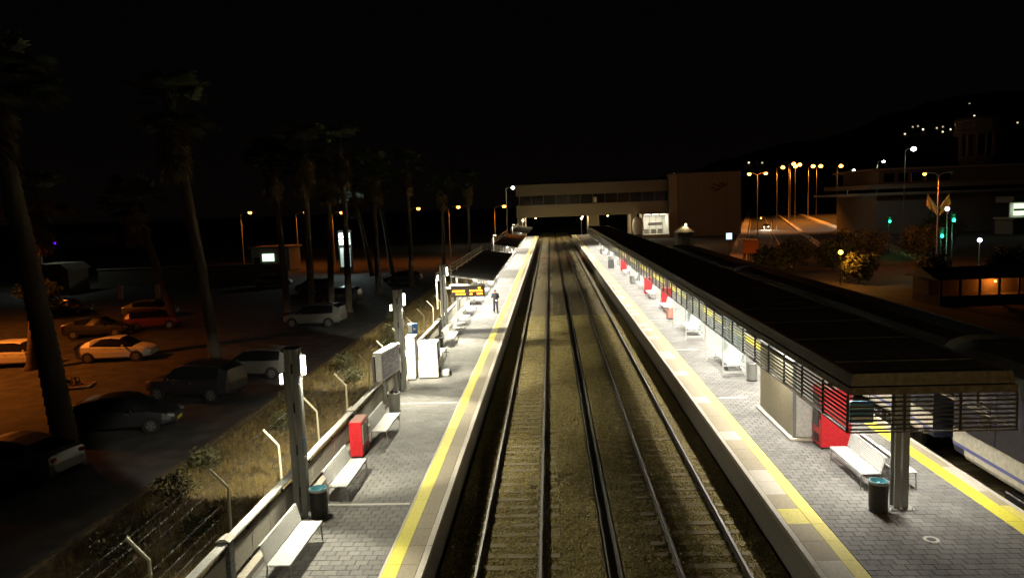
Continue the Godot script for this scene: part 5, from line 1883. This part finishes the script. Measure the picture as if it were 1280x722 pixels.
	# shrubs with a lamp among them
	var spots := [[25.5, -88.0, 3.0, 2.4], [29.5, -92.0, 3.4, 2.8], [33.5, -90.0, 3.2, 2.6], [37.5, -96.0, 3.6, 3.2], [30.9, -76.2, 2.4, 2.2], [42.0, -100.0, 3.4, 3.0], [47.5, -99.0, 3.4, 3.4], [52.0, -104.0, 3.6, 3.6], [36.0, -72.0, 2.0, 2.2], [41.5, -70.0, 2.2, 2.6], [57.0, -112.0, 4.0, 4.4]]
	for p in spots:
		t = thing("dark_tree", "dark bushy tree beside the street beyond the platforms", "tree", Vector3(p[0], -0.6, p[1]), 0.0, "dark trees beside the street")
		b = B.new()
		b.cyl(Vector3.ZERO, Vector3(0, p[3] * 0.7, 0), 0.14, 0.08, 8)
		for j in 4: b.cyl(Vector3(0, p[3] * 0.5, 0), Vector3(rng.randf_range(-1, 1), p[3] * 1.05, rng.randf_range(-1, 1)), 0.06, 0.02, 6, false)
		obj("trunk", b, M.trunk, t)
		leaf_clump(t, "crown", Vector3(0, p[3] * 0.8, 0), Vector3(p[2] * 0.85, p[3] * 0.85, p[2] * 0.85), 2200, 0.17, Color(0.05, 0.06, 0.022))
	t = thing("bush_lamp", "bare orange lamp on a short post glowing among the bushes", "lamp", Vector3(28.6, -0.6, -75.0))
	b = B.new()
	b.cyl(Vector3.ZERO, Vector3(0, 3.15, 0), 0.06, 0.05, 8)
	obj("post", b, M.dark_metal, t)
	b = B.new()
	b.ball(Vector3(0, 3.35, 0), Vector3(0.22, 0.22, 0.22), 12, 8)
	obj("globe", b, glow(Color(1.0, 0.72, 0.25), 12.0), t)
	omni(Vector3(0, 3.35, 0), Color(1.0, 0.62, 0.2), 34.0, 0.18, t)
	# orange-lit container and bright screen
	t = thing("orange_container", "orange box container beyond the right canopy", "container", Vector3(32.0, -0.6, -121.0))
	b = B.new()
	b.span(-1.25, 1.25, 0.1, 2.2, 0.0, -3.0, 0.03)
	obj("body", b, mat(lin(0.5, 0.2, 0.06), 0.7), t)
	b = B.new()
	b.span(-1.3, 1.3, 2.2, 2.3, 0.05, -3.05, 0.02)
	obj("roof", b, M.dark_metal, t)
	b = B.new()
	b.span(-1.1, 1.1, 0.0, 0.1, -0.1, -2.9)
	obj("skid", b, M.dark_metal, t)
	street_lamp("orange lamp on a short mast in front of the orange container", Vector3(33.0, -0.6, -113.0), 6.0, Vector3(-1, 0, 0), M.sodium_bulb, SODIUM, 22.0, "", 1, 0.12)
	t = thing("lit_screen", "small bluish-white lit screen on a post beyond the canopy", "screen", Vector3(28.35, -0.6, -120.0))
	b = B.new()
	b.span(-0.06, 0.06, 0.0, 2.5, -0.15, -0.05)
	obj("post", b, M.dark_metal, t)
	b = B.new()
	b.span(-0.55, 0.55, 2.45, 3.65, -0.12, 0.0, 0.02)
	obj("case", b, M.black, t)
	b = B.new()
	b.span(-0.45, 0.45, 2.55, 3.55, 0.003, 0.02, 0.005)
	obj("screen", b, glow(Color(0.75, 0.9, 1.0), 1.8), t)
	# hill with scattered lit houses
	b = B.new()
	var f := FastNoiseLite.new()
	f.seed = 17; f.frequency = 0.004
	var hh := func(x: float, z: float) -> float:
		return -0.7 + smoothstep(-640.0, -1000.0, z) * (30.0 + 95.0 * smoothstep(60.0, 620.0, x)) * (1.0 + 0.25 * f.get_noise_2d(x, z)) * smoothstep(0.0, 130.0, x)
	for i in 44:
		for j in 22:
			var xa := -20.0 + 35.0 * i; var za := -620.0 - 35.0 * j
			b.quad(Vector3(xa, hh.call(xa, za), za), Vector3(xa + 35, hh.call(xa + 35, za), za), Vector3(xa + 35, hh.call(xa + 35, za - 35), za - 35), Vector3(xa, hh.call(xa, za - 35), za - 35), Vector3(xa, -500, za))
	struct(obj("hill", b, M.ground))
	for p in [[1114, 176, 1], [1135, 172, 2], [1123, 168, 0.4], [1129, 170, 0.4], [1151, 170, 0.6], [1158, 172, 1], [1167, 176, 1], [1173, 164, 0.7], [1194, 156, 1.2], [1188, 145, 0.4], [1214, 162, 1.6], [1185, 174, 0.8], [1244, 164, 0.6], [1158, 168, 0.4], [1187, 165, 0.3], [1201, 166, 0.4], [810, 210, 0.8], [806, 218, 2], [820, 217, 1], [834, 205, 0.8], [840, 220, 0.4], [930, 208, 1.5], [946, 209, 0.5]]:
		var d := 820.0
		var x: float = (p[0] - 687.0) / 930.0 * d * 1.003
		var y: float = 8.46 + (255.5 - 0.03 * (p[0] - 687.0) - p[1]) / 930.0 * d
		# the house stands on the slope where the ground has that height along this bearing
		for s in 60:
			var dd := 650.0 + 12.0 * s
			var gx: float = x / d * dd; var gy: float = 8.46 + (y - 8.46) / d * dd
			if float(hh.call(gx, -dd)) > gy - 3.0:
				var gh := float(hh.call(gx, -dd))
				t = thing("hillside_house", "small dark house with a lit window on the far hillside", "house", Vector3(gx, gh - 1.0, -dd), 0.0, "lit houses on the hill")
				b = B.new()
				b.span(-5, 5, 0.0, 6.0, 0.0, -8.0)
				obj("wall", b, M.facade2, t)
				b = B.new()
				b.prism([Vector2(-5.4, 6.0), Vector2(5.4, 6.0), Vector2(0, 8.2)], 2, 0.3, -8.3)
				obj("roof", b, M.brown_metal, t)
				b = B.new()
				b.span(-0.9, 0.9, 3.0, 4.7, 0.02, 0.1)
				obj("lit_window", b, glow(Color(1.0, 0.9, 0.72), 1.6 * p[2]), t)
				break

# ---------------------------------------------------------------- the walking person
func capsule_body(bones: Array, cell: float, blend: float) -> ArrayMesh:   # surface nets over joined tapered capsules [a, b, ra, rb]
	var lo := Vector3.INF; var hi := -Vector3.INF
	for q in bones:
		for e in [[q[0], q[2]], [q[1], q[3]]]:
			lo = lo.min(e[0] - Vector3.ONE * (e[1] + cell * 2)); hi = hi.max(e[0] + Vector3.ONE * (e[1] + cell * 2))
	var nx := int(ceil((hi.x - lo.x) / cell)) + 1; var ny := int(ceil((hi.y - lo.y) / cell)) + 1; var nz := int(ceil((hi.z - lo.z) / cell)) + 1
	var val := PackedFloat32Array()
	val.resize(nx * ny * nz)
	val.fill(1.0)
	for q in bones:
		var a: Vector3 = q[0]; var d: Vector3 = q[1] - q[0]; var ra: float = q[2]; var rb: float = q[3]
		var l2 := maxf(d.length_squared(), 1e-8)
		var m := maxf(ra, rb) + blend + cell
		var mn: Vector3 = (a.min(q[1]) - Vector3.ONE * m - lo) / cell; var mx: Vector3 = (a.max(q[1]) + Vector3.ONE * m - lo) / cell
		for k in range(maxi(0, int(mn.z)), mini(nz, int(mx.z) + 1)):
			for j in range(maxi(0, int(mn.y)), mini(ny, int(mx.y) + 1)):
				for i in range(maxi(0, int(mn.x)), mini(nx, int(mx.x) + 1)):
					var p := lo + Vector3(i, j, k) * cell
					var h := clampf((p - a).dot(d) / l2, 0.0, 1.0)
					var s := (p - a - d * h).length() - lerpf(ra, rb, h)
					var at := (k * ny + j) * nx + i
					var o := val[at]
					var w := clampf(0.5 + 0.5 * (o - s) / blend, 0.0, 1.0)
					val[at] = lerpf(o, s, w) - blend * w * (1.0 - w)
	var idx := {}
	var vs := PackedVector3Array()
	var st := SurfaceTool.new()
	st.begin(Mesh.PRIMITIVE_TRIANGLES)
	st.set_smooth_group(0)
	for k in nz - 1:
		for j in ny - 1:
			for i in nx - 1:
				var c := Vector3(); var n := 0
				for e in [[0, 0, 0, 1, 0, 0], [0, 1, 0, 1, 1, 0], [0, 0, 1, 1, 0, 1], [0, 1, 1, 1, 1, 1], [0, 0, 0, 0, 1, 0], [1, 0, 0, 1, 1, 0], [0, 0, 1, 0, 1, 1], [1, 0, 1, 1, 1, 1], [0, 0, 0, 0, 0, 1], [1, 0, 0, 1, 0, 1], [0, 1, 0, 0, 1, 1], [1, 1, 0, 1, 1, 1]]:
					var f0 := val[((k + e[2]) * ny + j + e[1]) * nx + i + e[0]]; var f1 := val[((k + e[5]) * ny + j + e[4]) * nx + i + e[3]]
					if (f0 < 0.0) != (f1 < 0.0):
						var tt := f0 / (f0 - f1)
						c += Vector3(i, j, k) + Vector3(e[0], e[1], e[2]).lerp(Vector3(e[3], e[4], e[5]), tt); n += 1
				if n:
					idx[(k * ny + j) * nx + i] = vs.size()
					vs.append(lo + c / n * cell)
	for p in vs: st.add_vertex(p)
	for k in range(1, nz - 1):
		for j in range(1, ny - 1):
			for i in range(1, nx - 1):
				var f0 := val[(k * ny + j) * nx + i]
				for ax in 3:
					var o := [1, nx, nx * ny][ax] as int
					var f1 := val[(k * ny + j) * nx + i + o]
					if (f0 < 0.0) == (f1 < 0.0): continue
					var u := [nx, nx * ny, 1][ax] as int; var w := [nx * ny, 1, nx][ax] as int
					var b0 := (k * ny + j) * nx + i
					var q := [b0, b0 - u, b0 - u - w, b0 - w]
					var ok := true
					for e in q: ok = ok and idx.has(e)
					if not ok: continue
					if f0 < 0.0: q = [q[0], q[3], q[2], q[1]]
					for e in [0, 1, 2, 0, 2, 3]: st.add_index(idx[q[e]])
	st.generate_normals()
	return st.commit()

func person() -> void:
	var t := thing("person", "person in dark clothes with a small white pouch walking along the platform", "person", Vector3(-4.12, PY + 0.012, -53.3), 0.15)
	var V := func(x: float, y: float, z: float) -> Vector3: return Vector3(x, y, z)
	# joints; walks towards +z, right foot forward
	var hipL: Vector3 = V.call(-0.09, 0.86, 0.0); var hipR: Vector3 = V.call(0.09, 0.86, 0.0)
	var kneeL: Vector3 = V.call(-0.1, 0.47, -0.02); var kneeR: Vector3 = V.call(0.1, 0.48, 0.16)
	var ankL: Vector3 = V.call(-0.1, 0.1, -0.22); var ankR: Vector3 = V.call(0.1, 0.075, 0.2)
	var shL: Vector3 = V.call(-0.18, 1.36, 0.0); var shR: Vector3 = V.call(0.18, 1.36, 0.0)
	var elL: Vector3 = V.call(-0.27, 1.1, 0.03); var elR: Vector3 = V.call(0.25, 1.09, -0.06)
	var wrL: Vector3 = V.call(-0.3, 0.96, 0.22); var wrR: Vector3 = V.call(0.27, 0.85, 0.02)
	var skin := mat(lin(0.36, 0.22, 0.15), 0.6)
	var bones: Array = [[hipL, kneeL, 0.07, 0.05], [kneeL, ankL, 0.045, 0.033], [hipR, kneeR, 0.07, 0.05], [kneeR, ankR, 0.045, 0.033], [V.call(0, 0.88, 0), V.call(0, 1.3, 0), 0.11, 0.12], [shL, shR, 0.06, 0.06], [shL, elL, 0.043, 0.036], [elL, wrL, 0.034, 0.024], [shR, elR, 0.043, 0.036], [elR, wrR, 0.034, 0.024], [V.call(0, 1.3, 0), V.call(0, 1.47, 0.015), 0.055, 0.05], [V.call(0, 1.53, 0.03), V.call(0, 1.6, 0.015), 0.07, 0.088], [V.call(0, 1.49, 0.05), V.call(0, 1.55, 0.05), 0.05, 0.06], [V.call(0, 1.55, 0.1), V.call(0, 1.53, 0.122), 0.012, 0.014], [V.call(-0.085, 1.56, 0.01), V.call(-0.088, 1.53, 0.01), 0.016, 0.012], [V.call(0.085, 1.56, 0.01), V.call(0.088, 1.53, 0.01), 0.016, 0.012], [ankL, V.call(-0.1, 0.05, -0.1), 0.035, 0.03], [ankR, V.call(0.1, 0.05, 0.32), 0.035, 0.03]]
	obj("body", capsule_body(bones, 0.016, 0.025), skin, t)
	for h in [[wrL, (wrL - elL).normalized(), -1.0], [wrR, (wrR - elR).normalized(), 1.0]]:
		var w: Vector3 = h[0]; var d: Vector3 = h[1]
		var side := d.cross(Vector3.RIGHT * h[2]).normalized()
		var palm: Vector3 = w + d * 0.075
		var hb: Array = [[w, palm, 0.02, 0.022], [w + side * 0.012, palm + side * 0.025, 0.016, 0.014], [w - side * 0.012, palm - side * 0.025, 0.016, 0.014]]
		for k in 4:
			var root: Vector3 = palm + side * (0.027 - 0.018 * k)
			var ln: float = [0.062, 0.072, 0.068, 0.052][k]
			var mid: Vector3 = root + d * ln * 0.55
			hb.append([root, mid, 0.0085, 0.008]); hb.append([mid, mid + (d + Vector3.RIGHT * -0.5 * h[2]).normalized() * ln * 0.5, 0.008, 0.0065])
		hb.append([w + d * 0.03 + side * 0.02, w + d * 0.06 + side * 0.05, 0.011, 0.009]); hb.append([w + d * 0.06 + side * 0.05, w + d * 0.095 + side * 0.055, 0.009, 0.007])
		obj("hand", capsule_body(hb, 0.005, 0.006), skin, t)
	var shirt: Array = [[V.call(0, 0.9, 0), V.call(0, 1.3, 0), 0.135, 0.142], [V.call(-0.07, 0.95, 0), V.call(-0.09, 1.3, 0), 0.1, 0.1], [V.call(0.07, 0.95, 0), V.call(0.09, 1.3, 0), 0.1, 0.1], [shL, shR, 0.078, 0.078], [shL, shL.lerp(elL, 0.85), 0.065, 0.062], [shR, shR.lerp(elR, 0.85), 0.065, 0.062], [V.call(0, 1.36, 0), V.call(0, 1.43, 0.01), 0.075, 0.066]]
	obj("shirt", capsule_body(shirt, 0.018, 0.03), mat(lin(0.012, 0.012, 0.014), 0.9), t)
	var trousers: Array = [[V.call(-0.05, 0.9, 0), V.call(0.05, 0.9, 0), 0.125, 0.125], [hipL, kneeL, 0.092, 0.07], [kneeL, ankL, 0.068, 0.06], [hipR, kneeR, 0.092, 0.07], [kneeR, ankR, 0.068, 0.06]]
	obj("trousers", capsule_body(trousers, 0.018, 0.025), mat(lin(0.016, 0.017, 0.022), 0.9), t)
	for e in [[ankL, V.call(-0.1, 0.045, -0.08)], [ankR, V.call(0.1, 0.04, 0.34)]]:
		var a: Vector3 = e[0]
		obj("shoe", capsule_body([[Vector3(a.x, 0.05, a.z - 0.03), e[1], 0.046, 0.036]], 0.012, 0.01), M.black, t)
	obj("hair", capsule_body([[V.call(0, 1.6, -0.01), V.call(0, 1.62, 0.02), 0.092, 0.085], [V.call(0, 1.54, -0.04), V.call(0, 1.6, -0.03), 0.07, 0.08]], 0.016, 0.02), mat(lin(0.01, 0.008, 0.006), 0.8), t)
	var b := B.new()
	b.box(Vector3(0.05, 0.92, 0.14), Vector3(0.13, 0.11, 0.05), Basis(), 0.02)
	obj("pouch", b, M.white, t)
